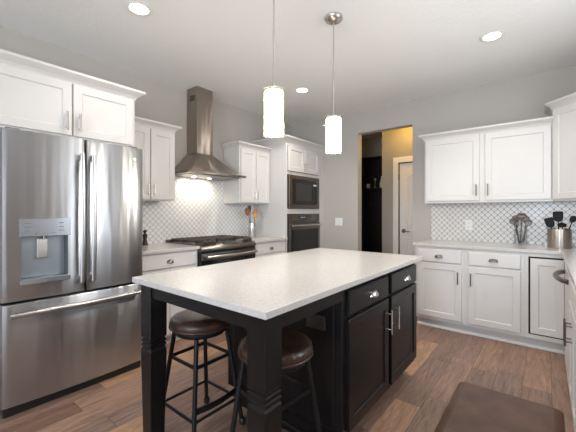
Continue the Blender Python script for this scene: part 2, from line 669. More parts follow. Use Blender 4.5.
def wall_with_windows(name, fixed, th, a0, a1, wins, along, windows_m='trimwhite'):
    """wall slab in the plane coordinate `fixed` with rectangular openings (a0,a1,z0,z1), built from one grid mesh"""
    us = sorted({a0, a1, *[x for w_ in wins for x in w_[:2]]})
    zs = sorted({0, ZC, *[x for w_ in wins for x in w_[2:]]})
    b = bmesh.new()
    vs = {}

    def V(i, j, k):
        if (i, j, k) not in vs:
            q = fixed + (th if k else 0)
            vs[i, j, k] = b.verts.new((us[i], q, zs[j]) if along == 'x' else (q, us[i], zs[j]))
        return vs[i, j, k]

    def solid(i, j):
        if not (0 <= i < len(us) - 1 and 0 <= j < len(zs) - 1):
            return False
        cu, cz = (us[i] + us[i + 1]) / 2, (zs[j] + zs[j + 1]) / 2
        return not any(w_[0] < cu < w_[1] and w_[2] < cz < w_[3] for w_ in wins)
    for i in range(len(us) - 1):
        for j in range(len(zs) - 1):
            if not solid(i, j):
                continue
            for k in (0, 1):
                b.faces.new((V(i, j, k), V(i + 1, j, k), V(i + 1, j + 1, k), V(i, j + 1, k)))
            if not solid(i - 1, j): b.faces.new((V(i, j, 0), V(i, j + 1, 0), V(i, j + 1, 1), V(i, j, 1)))
            if not solid(i + 1, j): b.faces.new((V(i + 1, j, 0), V(i + 1, j + 1, 0), V(i + 1, j + 1, 1), V(i + 1, j, 1)))
            if not solid(i, j - 1): b.faces.new((V(i, j, 0), V(i + 1, j, 0), V(i + 1, j, 1), V(i, j, 1)))
            if not solid(i, j + 1): b.faces.new((V(i, j + 1, 0), V(i + 1, j + 1, 0), V(i + 1, j + 1, 1), V(i, j + 1, 1)))
    bmesh.ops.recalc_face_normals(b, faces=b.faces[:])
    mb = MB()
    mb._merge(b)
    return zero_origin(mb, name, 'wall')


wall_with_windows('wall_rear', YR, -.14, XW - .12, XR + .12, [(-3.05, -1.15, .12, 2.3), (-.55, .55, .65, 2.25)], 'x')
wall_with_windows('wall_right', XR, .14, YR, YW, [(-1.95, -.45, .7, 2.4), (1.65, 2.75, 1.15, 2.15)], 'y')


def window_frame(name, fixed, a0, a1, z0, z1, along):
    mb = MB()
    t = .05

    def bx(u0, u1, q0, q1):
        if along == 'x': mb.box(u0, u1, fixed - .03, fixed + .03, q0, q1)
        else: mb.box(fixed - .03, fixed + .03, u0, u1, q0, q1)
    bx(a0, a1, z0, z0 + t); bx(a0, a1, z1 - t, z1); bx(a0, a0 + t, z0, z1); bx(a1 - t, a1, z0, z1)
    bx((a0 + a1) / 2 - .03, (a0 + a1) / 2 + .03, z0, z1)
    zero_origin(mb, name, 'trimwhite')


window_frame('window_1', YR - .1, -3.05, -1.15, .12, 2.3, 'x')
window_frame('window_2', YR - .1, -.55, .55, .65, 2.25, 'x')
window_frame('window_3', XR + .1, -1.95, -.45, .7, 2.4, 'y')
window_frame('window_4', XR + .1, 1.65, 2.75, 1.15, 2.15, 'y')

# hall beyond the doorway
HY = 5.11
mb = MB()
hd0, hd1, hdz = -1.83, -1.06, 2.045
prof = [(-2.105, 0), (hd0, 0), (hd0, hdz), (hd1, hdz), (hd1, 0), (-.55, 0), (-.55, ZC), (-2.105, ZC)]
mb.loft([[(x, HY, z) for x, z in prof], [(x, HY + .12, z) for x, z in prof]])
zero_origin(mb, 'wall_hall', 'wallhall')
mb = MB(); mb.box(-2.105, -1.985, HY + .12, 5.95, 0, ZC); zero_origin(mb, 'wall_hall_right', 'wallhall')
mb = MB(); mb.box(XW - .12, -1.985, 5.95, 6.07, 0, ZC); zero_origin(mb, 'wall_hall_far', 'wallhall')
mb = MB(); mb.box(XW - .12, XW, YW + .12, 5.95, 0, ZC); zero_origin(mb, 'wall_hall_left', 'wallhall')
mb = MB(); mb.box(-.55, -.43, YW + .12, HY + .12, 0, ZC); zero_origin(mb, 'wall_hall_side', 'wallhall')
mb = MB(); mb.box(hd0 - .05, hd1 + .05, HY + .13, HY + .2, 0, 2.2); zero_origin(mb, 'wall_hall_behind_door', 'wallhall')
# casing of the hall door
mb = MB()
cw = .085
prof = [(hd0 - cw, 0), (hd0, 0), (hd0, hdz), (hd1, hdz), (hd1, 0), (hd1 + cw, 0), (hd1 + cw, hdz + cw), (hd0 - cw, hdz + cw)]
mb.loft([[(x, HY, z) for x, z in prof], [(x, HY - .016, z) for x, z in prof], [(x + (0.004 if i in (0, 7) else -.004 if i in (5, 6) else 0), HY - .02, z - (.004 if i in (6, 7) else 0)) for i, (x, z) in enumerate(prof)]])
zero_origin(mb, 'trim_1', 'trimwhite')
# hall door: slab with four moulded panels, arched top pair
dr = thing('door_1', (hd0 + .38, HY + .05, 0.01), 'white moulded panel door with dark knob in the hall', 'door')
dr['kind'] = 'structure'
mb = MB(); mb.box(hd0 + .012, hd1 - .012, HY + .02, HY + .055, .012, hdz - .012, .003); mb.build('door_slab', 'trimwhite', dr)


def arch_panel(x0, x1, z0, z1, arch):
    def ring(ins, dep):
        pts = [(x0 + ins, HY + .02 - dep, z0 + ins), (x1 - ins, HY + .02 - dep, z0 + ins)]
        for k in range(9):
            t = k / 8
            x = x1 - ins + (x0 - x1 + 2 * ins) * t
            # rises towards the door's middle on the top pair
            zz = z1 - ins + arch * math.sin(PI * (0.5 * t if arch_dir > 0 else 0.5 * (1 - t)))
            pts.append((x, HY + .02 - dep, zz))
        return pts
    mbp = MB()
    mbp.loft([ring(0, -.004), ring(0, .002), ring(.012, .008), ring(.028, .001), ring(.05, .006)])
    return mbp.build('door_panel', 'trimwhite', dr)


mid = (hd0 + hd1) / 2
for a, c, arch_dir in ((hd0 + .11, mid - .045, 1), (mid + .045, hd1 - .11, -1)):
    # t runs from x1 to x0: the middle stile is at x1 on the left pair
    arch_dir = -arch_dir
    arch_panel(a, c, 1.02, 1.80, .09)
    arch_panel(a, c, .22, .86, 0.0)
mb = MB()
hx = hd0 + .075
mb.tube([(hx, HY + .02, .96), (hx, HY + .012, .96)], .032, 20)
mb.tube([(hx, HY + .016, .96), (hx, HY - .03, .96)], .011, 12)
mb.tube([(hx, HY - .03, .96), (hx + .05, HY - .036, .957), (hx + .11, HY - .03, .952)], [.011, .009, .007], 10)
mb.build('handle', 'pewter', dr, 40, 'dark lever handle')
mb = MB(); mb.box(hd0 - .003, hd0 + .012, HY - .012, HY + .006, 1.77, 1.86); mb.build('hinge', 'pewter', dr)
# baseboards
mb = MB(); mb.sweep([(DX0, YW), (-2.66, YW)][::-1], [(0, 0), (.012, 0), (.012, .085), (.006, .10), (0, .10)]); zero_origin(mb, 'baseboard_back', 'trimwhite')
mb = MB(); mb.sweep([(-2.105, HY), (hd0 - cw, HY)], [(0, 0), (.012, 0), (.012, .085), (.006, .10), (0, .10)]); zero_origin(mb, 'baseboard_hall', 'trimwhite')

# mudroom locker unit on the far hall wall
LY = 5.72
lk = thing('mudroom_locker', (-2.75, 5.83, 0), 'black mudroom locker with shelf and coat hooks seen through the doorway', 'locker')
mb = MB(); mb.box(-3.3, -2.12, 5.925, 5.945, 0, 2.30); mb.build('back_panel', 'lockerdark', lk)
for x in (-3.3, -2.72, -2.14):
    mb = MB(); mb.box(x, x + .02, LY - .1, 5.925, 0, 2.30); mb.build('side_panel', 'lockerdark', lk)
for z, d in ((.45, .12), (1.69, 0), (2.28, 0)):
    mb = MB(); mb.box(-3.3, -2.12, LY - d, 5.925, z, z + .022); mb.build('shelf', 'lockerdark', lk)
mb = MB(); mb.box(-3.28, -2.14, 5.905, 5.925, 1.42, 1.54); mb.build('hook_rail', 'lockerdark', lk)
for x in (-2.67, -2.55, -2.43):
    mb = MB(); mb.tube([(x, 5.905, 1.50), (x, 5.86, 1.50), (x, 5.84, 1.53)], .008, 8); mb.tube([(x, 5.905, 1.47), (x, 5.87, 1.455), (x, 5.855, 1.475)], .007, 8); mb.build('hook', 'nickel', lk, 50, 'metal coat hook')
# ornaments on the locker shelf
mb = MB(); mb.lathe([(0, 1.7135), (.04, 1.7135), (.045, 1.78), (.03, 1.86), (.018, 1.90), (.022, 1.93), (.012, 1.925), (0, 1.90)], -2.385, 5.79, 20)
tag(mb.build('vase', 'cream', None, 50), 'cream narrow necked vase on the black locker shelf', 'vase')
mb = MB(); mb.lathe([(0, 1.7135), (.022, 1.7135), (.018, 1.74), (.006, 1.76), (.006, 1.84), (.02, 1.87), (.02, 1.90), (0, 1.90)], -2.52, 5.79, 16)
tag(mb.build('candlestick', 'brass', None, 50), 'brass candlestick left of the cream vase on the locker shelf', 'candlestick')
mb = MB(); mb.lathe([(0, 1.7135), (.03, 1.7135), (.035, 1.75), (.035, 1.79), (.028, 1.80), (.028, 1.79), (0, 1.72)], -2.655, 5.79, 16)
tag(mb.build('cup', 'plate', None, 50), 'small white cup at the left end of the locker shelf', 'cup')

# hall ceiling lamp (warm)
hl = thing('hall_ceiling_lamp', (-1.62, 4.78, ZC), 'round warm flush lamp on the hall ceiling', 'lamp')
mb = MB(); mb.lathe([(0, ZC), (.14, ZC), (.14, ZC - .03), (.13, ZC - .035), (0, ZC - .035)], -1.62, 4.78, 28); mb.build('base', 'nickel', hl, 40)
mb = MB(); mb.lathe([(.125, ZC - .03), (.12, ZC - .06), (.08, ZC - .09), (0, ZC - .10)], -1.62, 4.78, 28); mb.build('shade', mat('lit_warm_shade', (.9, .8, .6), .5, emit=(1.0, .72, .32), estr=2.5), hl, 60)
pl = bpy.data.lights.new('hall_lamp_light', 'POINT'); pl.energy = 8.5; pl.color = (1.0, .56, .09); pl.shadow_soft_size = .08
po = bpy.data.objects.new('hall_lamp_light', pl); po.location = (-1.62, 4.78, ZC - .16); C.objects.link(po)

# tiled backsplashes
o = MB(); o.box(XW + .0012, XW + .010, 1.30, 3.37, .9, 1.376)
o.box(XW + .0014, XW + .0098, 1.889, 2.80, 1.3755, 1.72)
me_o = zero_origin(o, 'backsplash', 'tile'); del me_o['kind']
tag(me_o, 'white ogee tile backsplash behind the gas range', 'backsplash')
o = MB(); o.box(-1.121, XR - .002, YW - .010, YW - .0012, .9, 1.376)
me_o = zero_origin(o, 'backsplash', 'tile2'); del me_o['kind']
tag(me_o, 'grey grouted ogee tile backsplash behind the stainless utensil crock', 'backsplash')

# ------------------------------------------------------------------ cabinet builders
EX, EY, EZ = Vector((1, 0, 0)), Vector((0, 1, 0)), Vector((0, 0, 1))


def door(parent, o, u, n, w_, h_, m='white', rings=SHAKER, name='door'):
    mb = MB(); mb.panel(o, u, n, w_, h_, rings)
    return mb.build(name, m, parent)


# --- cabinet above the refrigerator
FX = -2.74
c = thing('wall_cabinet', ((XW + FX) / 2, .85, 1.80), 'white double-door cabinet above the steel refrigerator', 'cabinet')
mb = MB(); mb.box(AW, FX, .36, 1.325, 1.80, 2.225, .002); mb.build('body', 'white', c)
for y0, y1, hy_ in ((.385, .853, .815), (.862, 1.300, .898)):
    d = door(c, (FX, y0, 1.818), EY, EX, y1 - y0, .385)
    bar_pull((FX + .02, hy_, 1.915), EX, .135, 'nickel', d, r=.0075, so=.03)
mb = MB(); mb.sweep([(FX, .30), (FX, 1.325), (XW + .002, 1.325)], crown_prof(2.205, 2.283, .062)); mb.build('crown_moulding', 'white', c)

# --- cabinet left of the hood
UX = -3.04
c = thing('wall_cabinet', ((XW + UX) / 2, 1.61, 1.372), 'white two-door wall cabinet between refrigerator and range hood', 'cabinet')
mb = MB(); mb.box(AW, UX, 1.335, 1.889, 1.372, 2.105, .002); mb.build('body', 'white', c)
for y0, y1, hy_ in ((1.343, 1.612, 1.588), (1.622, 1.882, 1.648)):
    d = door(c, (UX, y0, 1.382), EY, EX, y1 - y0, .695)
    bar_pull((UX + .02, hy_, 1.475), EX, .115, 'nickel', d, so=.028)
mb = MB(); mb.sweep([(UX, 1.336), (UX, 1.889), (XW + .002, 1.889)], crown_prof(2.085, 2.15, .055)); mb.build('crown_moulding', 'white', c)

# --- cabinet right of the hood
c = thing('wall_cabinet', ((XW + UX) / 2, 3.08, 1.372), 'white two-door wall cabinet between range hood and oven tower', 'cabinet')
mb = MB(); mb.box(AW, UX, 2.801, 3.372, 1.372, 2.105, .002); mb.build('body', 'white', c)
for y0, y1, hy_ in ((2.822, 3.087, 3.060), (3.097, 3.360, 3.123)):
    d = door(c, (UX, y0, 1.382), EY, EX, y1 - y0, .695)
    bar_pull((UX + .02, hy_, 1.475), EX, .115, 'nickel', d, so=.028)
mb = MB(); mb.sweep([(XW + .002, 2.801), (UX, 2.801), (UX, 3.372)], crown_prof(2.085, 2.15, .055)); mb.build('crown_moulding', 'white', c)

# --- tall oven cabinet
TX, TY0, TY1 = -2.735, 3.375, 4.185
c = thing('oven_tower_cabinet', ((XW + TX) / 2, 3.78, 0), 'tall white cabinet tower holding microwave and wall oven', 'cabinet')
mb = MB()
mb.box(AW, TX, TY0, TY0 + .02, 0, 2.21); mb.box(AW, TX, TY1 - .02, TY1, 0, 2.21)
mb.box(AW, XW + .02, TY0 + .02, TY1 - .02, .0, 2.21)
for z0, z1 in ((.0, .10), (.56, .60), (1.235, 1.30), (1.775, 1.815), (2.175, 2.21)):
    mb.box(XW + .02, TX, TY0 + .02, TY1 - .02, z0, z1)
mb.build('body', 'white', c)
mb = MB(); mb.box(TX - .3, TX - .001, TY1, YW - .002, 0, 2.21); mb.build('filler_strip', 'white', c)
ymid = (TY0 + TY1) / 2
for y0, y1, hy_ in ((TY0 + .028, ymid - .004, ymid - .030), (ymid + .004, TY1 - .028, ymid + .030)):
    d = door(c, (TX, y0, 1.822), EY, EX, y1 - y0, .345)
    bar_pull((TX + .02, hy_, 1.905), EX, .115, 'nickel', d, so=.028)
d = door(c, (TX, TY0 + .028, .12), EY, EX, TY1 - TY0 - .056, .42, rings=SLAB, name='drawer')
cup_pull((TX + .02, ymid, .36), EY, EX, 'pewter', d)
mb = MB(); mb.sweep([(XW + .002, TY0), (TX, TY0), (TX, YW - .002)], crown_prof(2.205, 2.285, .062)); mb.build('crown_moulding', 'white', c)

# --- microwave
my0, my1 = 3.415, 4.160
mw = thing('microwave', (TX - .2, ymid, 1.302), 'built-in dark steel microwave above the wall oven', 'microwave')
mb = MB(); mb.box(TX - .45, TX - .001, my0 + .01, my1 - .01, 1.302, 1.773); mb.build('case', 'darksteel', mw)
mb = MB()
zz0, zz1 = 1.305, 1.772
prof = [(TX, my0, zz0), (TX, my1, zz0), (TX, my1, zz1), (TX, my0, zz1)]


def frame_ring(ins, dx, y0, y1, z0, z1, il=0, ir=0, ib=0, it=0):
    return [(TX + dx, y0 + ins + il, z0 + ins + ib), (TX + dx, y1 - ins - ir, z0 + ins + ib), (TX + dx, y1 - ins - ir, z1 - ins - it), (TX + dx, y0 + ins + il, z1 - ins - it)]


mb.loft([frame_ring(0, 0, my0, my1, zz0, zz1), frame_ring(0, .016, my0, my1, zz0, zz1), frame_ring(.004, .02, my0, my1, zz0, zz1),
         frame_ring(.055, .02, my0, my1, zz0, zz1, .02), frame_ring(.06, .008, my0, my1, zz0, zz1, .02)])
mb.build('trim_frame', 'slate', mw)
mb = MB(); mb.box(TX + .009, TX + .026, my0 + .09, my1 - .068, zz0 + .068, zz1 - .068, .003); mwd = mb.build('door', 'blackglass', mw, label='black glass door')
mb = MB(); mb.box(TX + .0262, TX + .0272, my0 + .15, my1 - .22, zz0 + .11, zz1 - .11); mb.build('window', mat('perforated_glass', (.035, .033, .032), .25), mwd)
mb = MB(); mb.box(TX + .0262, TX + .0275, my1 - .17, my1 - .09, zz1 - .13, zz1 - .105); mb.build('display', mat('lit_clock', (.02, .02, .02), .2, emit=(.75, .85, .9), estr=.5), mw)

# --- wall oven
oz0, oz1 = .605, 1.232
ov = thing('wall_oven', (TX - .2, ymid, oz0), 'built-in dark steel wall oven below the microwave', 'oven')
mb = MB(); mb.box(TX - .5, TX - .001, my0 + .005, my1 - .005, oz0, oz1 - .002); mb.build('case', 'darksteel', ov)
mb = MB(); mb.box(TX, TX + .022, my0, my1, 1.112, oz1, .003); cp = mb.build('control_panel', 'slate', ov)
mb = MB(); mb.box(TX + .0222, TX + .0235, ymid - .15, ymid + .15, 1.135, 1.208); mb.build('display', 'display', cp)
for k in range(3):
    mb = MB(); mb.box(TX + .0236, TX + .0242, ymid - .10 + k * .04, ymid - .075 + k * .04, 1.18, 1.186); mb.build('indicator', 'plate', cp)
for k in range(3):
    for s in (-1, 1):
        mb = MB(); mb.box(TX + .0222, TX + .023, ymid + s * (.20 + k * .04) - .006, ymid + s * (.20 + k * .04) + .006, 1.155, 1.16); mb.build('button', 'nickel', cp)
mb = MB()
mb.loft([frame_ring(0, 0, my0, my1, oz0, 1.105), frame_ring(0, .028, my0, my1, oz0, 1.105), frame_ring(.004, .032, my0, my1, oz0, 1.105),
         frame_ring(.035, .032, my0, my1, oz0, 1.105, 0, 0, .03, .055), frame_ring(.037, .028, my0, my1, oz0, 1.105, 0, 0, .03, .055)])
od = mb.build('door', 'slate', ov)
mb = MB(); mb.box(TX + .0285, TX + .031, my0 + .038, my1 - .038, oz0 + .068, 1.105 - .093); mb.build('window', 'blackglass', od)
mb = MB()
mb.tube([(TX + .066, my0 + .02, 1.070), (TX + .066, my1 - .02, 1.070)], .012, 14)
for y in (my0 + .07, my1 - .07):
    mb.tube([(TX + .03, y, 1.070), (TX + .066, y, 1.070)], .009, 10)
mb.build('handle', 'steelhandle', od, 40, 'bright steel bar handle')

# --- left base cabinets and counters
BX = -2.745
CT0, CT1 = .884, .914
for nm, y0, y1, lab in (('base_cabinet', 1.335, 1.962, 'white base cabinet with drawer between refrigerator and gas range'),
                        ('base_cabinet', 2.752, 3.373, 'white base cabinet with drawer between gas range and oven tower')):
    c = thing(nm, ((XW + BX) / 2, (y0 + y1) / 2, 0), lab, 'cabinet')
    mb = MB(); mb.box(AW, BX, y0, y1, .10, CT0 - .001); mb.box(AW, BX - .075, y0, y1, 0, .10); mb.build('body', 'white', c)
    d = door(c, (BX, y0 + .02, .735), EY, EX, y1 - y0 - .04, .128, rings=SLAB, name='drawer')
    cup_pull((BX + .02, (y0 + y1) / 2, .785), EY, EX, 'pewter', d, a=.036, d=.024, h=.03)
    ym = (y0 + y1) / 2
    for a, e, hy_ in ((y0 + .02, ym - .003, ym - .03), (ym + .003, y1 - .02, ym + .03)):
        d = door(c, (BX, a, .12), EY, EX, e - a, .595)
        bar_pull((BX + .02, hy_, .62), EX, .115, 'nickel', d, so=.028)
mb = MB(); mb.box(XW + .0105, -2.708, 1.315, 1.966, CT0, CT1, .003)
tag(mb.build('countertop', 'quartz'), 'white quartz countertop between refrigerator and gas range', 'countertop')
mb = MB(); mb.box(XW + .0105, -2.708, 2.748, 3.3745, CT0, CT1, .003)
tag(mb.build('countertop', 'quartz'), 'white quartz countertop under the crock of wooden spoons', 'countertop')

# --- refrigerator
FY0, FY1 = .4285, 1.2955
FRONT = -2.535


def fridge_x(y):
    t = (y - (FY0 + FY1) / 2) / ((FY1 - FY0) / 2)
    return FRONT - .004 + .022 * (1 - t * t)


fr = thing('refrigerator', (-2.95, .862, 0), 'stainless steel french-door refrigerator with water dispenser', 'refrigerator')
mb = MB(); mb.box(XW + .02, -2.625, FY0 + .004, FY1 - .004, .03, 1.755, .004); mb.build('body', 'darksteel', fr)
mb = MB(); mb.box(-2.70, -2.56, FY0 + .01, FY1 - .01, 0.0, .062, .004); mb.build('toe_grille', 'black', fr)


def curved_slab(y0, y1, z0, z1, back=-2.62, r=.010, hole=None):
    """door with a gently bowed front; optional hole (y0,y1,z0,z1,depth) for a recess"""
    ys = [y0, y0 + .004, y0 + r]
    n = 18
    ys += [y0 + r + (y1 - y0 - 2 * r) * k / n for k in range(1, n)]
    ys += [y1 - r, y1 - .004, y1]
    if hole:
        ys = sorted(set([y for y in ys if min(abs(y - hole[0]), abs(y - hole[1])) > .004] + [hole[0], hole[1]]))

    def fx(y):
        e = min(y - y0, y1 - y)
        x = fridge_x(y)
        if e < r:
            x -= r - math.sqrt(max(0, r * r - (r - e) ** 2))
        return x
    zs = [z0, z0 + .003, z0 + r] + ([hole[2], hole[3]] if hole else []) + [z1 - r, z1 - .003, z1]

    def fz(z):
        e = min(z - z0, z1 - z)
        return 0 if e >= r else r - math.sqrt(max(0, r * r - (r - e) ** 2))
    b = bmesh.new()
    F = [[b.verts.new((fx(y) - fz(z), y, z)) for y in ys] for z in zs]
    B = [[b.verts.new((back, y, z)) for y in ys] for z in zs]

    def inh(i, j):
        return hole and hole[0] - 1e-6 <= ys[j] and ys[j + 1] <= hole[1] + 1e-6 and abs(zs[i] - hole[2]) < 1e-6
    for i in range(len(zs) - 1):
        for j in range(len(ys) - 1):
            b.faces.new((B[i][j], B[i + 1][j], B[i + 1][j + 1], B[i][j + 1]))
            if not inh(i, j):
                b.faces.new((F[i][j], F[i][j + 1], F[i + 1][j + 1], F[i + 1][j]))
    for i in range(len(zs) - 1):
        b.faces.new((F[i][0], F[i + 1][0], B[i + 1][0], B[i][0]))
        b.faces.new((F[i][-1], B[i][-1], B[i + 1][-1], F[i + 1][-1]))
    for j in range(len(ys) - 1):
        b.faces.new((F[0][j], B[0][j], B[0][j + 1], F[0][j + 1]))
        b.faces.new((F[-1][j], F[-1][j + 1], B[-1][j + 1], B[-1][j]))
    if hole:
        i = [k for k, z in enumerate(zs) if abs(z - hole[2]) < 1e-6][0]
        js = [k for k, y in enumerate(ys) if hole[0] - 1e-6 <= y <= hole[1] + 1e-6]
        dp = {}
        for j in js:
            for q in (i, i + 1):
                dp[q, j] = b.verts.new((FRONT - hole[4], ys[j], zs[q]))
        for j in js[:-1]:
            b.faces.new((dp[i, j], dp[i, j + 1], dp[i + 1, j + 1], dp[i + 1, j]))
            b.faces.new((F[i][j], F[i][j + 1], dp[i, j + 1], dp[i, j]))
            b.faces.new((F[i + 1][j], dp[i + 1, j], dp[i + 1, j + 1], F[i + 1][j + 1]))
        for j in (js[0], js[-1]):
            b.faces.new((F[i][j], dp[i, j], dp[i + 1, j], F[i + 1][j]))
    bmesh.ops.recalc_face_normals(b, faces=b.faces[:])
    mb = MB()
    mb._merge(b)
    return mb


SEAM = .872
HOLE = (.520, .765, .835, 1.105, .055)
dl = curved_slab(FY0, SEAM - .004, .703, 1.765, hole=HOLE).build('door', 'steel', fr, 35)
dr_ = curved_slab(SEAM + .004, FY1, .703, 1.765).build('door', 'steel', fr, 35)
fz_ = curved_slab(FY0, FY1, .062, .690).build('freezer_drawer', 'steel', fr, 35)
for par, y in ((dl, SEAM - .055), (dr_, SEAM + .014)):
    mb = MB()
    x0 = fridge_x(y)
    n = 14
    rings = []
    for k in range(n + 1):
        z = .775 + (1.655 - .775) * k / n
        bow = .050 + .012 * math.sin(PI * k / n)
        wv = .013
        rings.append([(x0 + bow + .010 * math.cos(a_), y + .02 + wv * 1.15 * math.sin(a_), z) for a_ in [2 * PI * q / 14 for q in range(14)]])
    mb.loft(rings)
    for z in (.80, 1.63):
        mb.box(x0 - .001, x0 + .05, y + .008, y + .032, z - .018, z + .018, .003)
    mb.build('handle', 'steelhandle', par, 45)
mb = MB()
pts = [(fridge_x(FY0 + .03 + (FY1 - FY0 - .06) * k / 16) + .058, FY0 + .03 + (FY1 - FY0 - .06) * k / 16, .630) for k in range(17)]
mb.tube(pts, .0155, 14)
for y in (FY0 + .06, FY1 - .06):
    mb.box(fridge_x(y) - .001, fridge_x(y) + .055, y - .012, y + .012, .616, .644, .003)
mb.build('handle', 'steelhandle', fz_, 45)
# dispenser
mb = MB()
ys = [.508 + (.778 - .508) * k / 8 for k in range(9)]
rows = []
for z, dx in ((1.100, .002), (1.102, .012), (1.212, .012), (1.214, .002)):
    rows.append([(fridge_x(y) + dx, y, z) for y in ys])
ringA = [rows[0], rows[1], rows[2], rows[3]]
b = bmesh.new()
vv = [[b.verts.new(p) for p in r] for r in ringA]
for a, e in zip(vv, vv[1:]):
    for k in range(8):
        b.faces.new((a[k], a[k + 1], e[k + 1], e[k]))
b.faces.new([r[0] for r in vv][::-1]); b.faces.new([r[-1] for r in vv])
bmesh.ops.recalc_face_normals(b, faces=b.faces[:])
mb._merge(b)
M['panelsteel'] = mat('pale_dispenser_panel', (.42, .45, .49), .25, .8)
dp_ = mb.build('dispenser_panel', 'panelsteel', dl, 30, 'pale dispenser control panel')
# marks on the panel are sub-sub pieces: keep them as one printed legend mesh each side
mb = MB()
for k, (y, z) in enumerate([(.55, 1.185), (.55, 1.160), (.55, 1.135), (.725, 1.185), (.725, 1.160), (.725, 1.135), (.60, 1.118), (.64, 1.118), (.68, 1.118)]):
    mb.box(fridge_x(y) + .0115, fridge_x(y) + .0132, y - .013, y + .013, z - .0025, z + .0025)
lg = mb.build('panel_legend', mat('grey_print', (.16, .17, .18), .5), dl)
lg['kind'] = 'stuff'
mb = MB(); mb.box(FRONT - .054, FRONT - .048, HOLE[0] + .002, HOLE[1] - .002, HOLE[2] + .002, HOLE[3] - .002); mb.build('recess_back', mat('recess_steel', (.27, .30, .33), .4, .6), dl)
mb = MB(); mb.box(FRONT - .045, FRONT - .028, .605, .665, .955, 1.085, .004); mb.build('paddle', 'nickel', dl, label='dispenser paddle')
mb = MB(); mb.tube([(FRONT - .02, .645, 1.112), (FRONT - .02, .645, 1.078)], .013, 14); mb.build('spout', 'pewter', dl, 40)
mb = MB()
ringsT = []
for dx, z in ((-.05, .800), (-.05, .832)):
    pass
mb.loft([[(FRONT - .05, .512, z), (FRONT - .05, .775, z)] + [(fridge_x(.775 - (.775 - .512) * k / 8) + .016 + .010 * math.sin(PI * k / 8), .775 - (.775 - .512) * k / 8, z) for k in range(9)] for z in (.805, .833)])
mb.build('drip_tray', 'panelsteel', dl)
mb = MB(); mb.tube([(fridge_x(1.222) - .002, 1.222, 1.672), (fridge_x(1.222) + .003, 1.222, 1.672)], .013, 20); mb.build('badge', 'panelsteel', dr_, 30, 'small round maker badge')
for y in (FY0 + .06, FY1 - .06):
    mb = MB(); mb.box(-2.68, -2.58, y - .035, y + .035, 1.756, 1.779, .004); mb.build('hinge_cover', 'darksteel', fr)

# --- range hood
hdY0, hdY1, HZ = 1.962, 2.748, 1.672
hood = thing('range_hood', (XW + .25, 2.355, HZ), 'stainless steel pyramid range hood with square chimney', 'range hood')
HXF = -2.855
mb = MB()
x0 = XW + .0105
cy0, cy1, cxf = 2.243, 2.467, -3.145


def rect(xa, xb, ya, yb, z): return [(xa, ya, z), (xb, ya, z), (xb, yb, z), (xa, yb, z)]


rings = [rect(x0, HXF, hdY0, hdY1, HZ), rect(x0, HXF, hdY0, hdY1, HZ + .022)]
for k in range(1, 9):
    t = k / 8
    e = t ** 0.85
    rings.append(rect(x0, HXF + (cxf - HXF) * e, hdY0 + (cy0 - hdY0) * e, hdY1 + (cy1 - hdY1) * e, HZ + .022 + (1.945 - HZ - .022) * t ** 1.15))
mb.loft(rings)
mb.build('canopy', 'steelhood', hood, 25)
mb = MB(); mb.box(x0, cxf + .001, cy0 - .001, cy1 + .001, 1.94, ZC - .002, .002); chm = mb.build('chimney', 'steelhood', hood)
mb = MB()
for k in range(4):
    mb.box(-3.29, -3.19, cy0 - .0022, cy0 - .0005, 2.565 + k * .016, 2.574 + k * .016)
vt = mb.build('vent_slots', 'black', chm); vt['kind'] = 'stuff'
mb = MB(); mb.box(x0 + .05, HXF - .05, hdY0 + .06, hdY1 - .06, HZ - .006, HZ + .004); mb.build('filter', 'slate', hood)
for k in range(4):
    mb = MB(); y = 2.30 + k * .037; mb.tube([(HXF - .002, y, HZ + .011), (HXF + .004, y, HZ + .011)], .006, 12); mb.build('button', 'nickel', hood, 40)
for y in (2.24, 2.46):
    mb = MB(); mb.lathe([(0, HZ - .0095), (.020, HZ - .0095), (.024, HZ - .004), (0, HZ - .004)], -3.20, y, 20); mb.build('lamp', 'lampglow', hood)
    sl = bpy.data.lights.new('hood_light', 'SPOT'); sl.energy = 4.2; sl.color = (1, .90, .74); sl.spot_size = math.radians(150); sl.spot_blend = .8; sl.shadow_soft_size = .03
    so_ = bpy.data.objects.new('hood_light', sl); so_.location = (-3.20, y, HZ - .03); so_.rotation_euler = (0, math.radians(28), 0); C.objects.link(so_)

# --- gas range
RX, RY0, RY1 = -2.70, 1.972, 2.742
rg = thing('gas_range', (-3.0, 2.357, 0), 'dark steel slide-in gas range with cast iron grates', 'range')
mb = MB(); mb.box(XW + .02, RX - .01, RY0 + .002, RY1 - .002, .03, .905, .002); mb.build('body', 'darksteel', rg)
mb = MB(); mb.box(XW + .0115, RX - .05, RY0 - .012, RY1 + .012, .915, .924, .003); mb.build('cooktop', 'slate', rg)
mb = MB(); mb.box(XW + .0115, XW + .07, RY0 - .012, RY1 + .012, .924, .945, .004); mb.build('rear_vent_trim', 'slate', rg)


def bowx(y, base, amt=.035):
    t = (y - (RY0 + RY1) / 2) / ((RY1 - RY0) / 2)
    return base + amt * (1 - t * t)


def bow_strip(prof, ya, yb, base, amt=.035, n=16):
    """prof closed (dx, z) profile swept along the bowed range front"""
    mb = MB()
    mb.loft([[(bowx(y, base, amt) + dx, y, z) for dx, z in prof] for y in [ya + (yb - ya) * k / n for k in range(n + 1)]])
    return mb


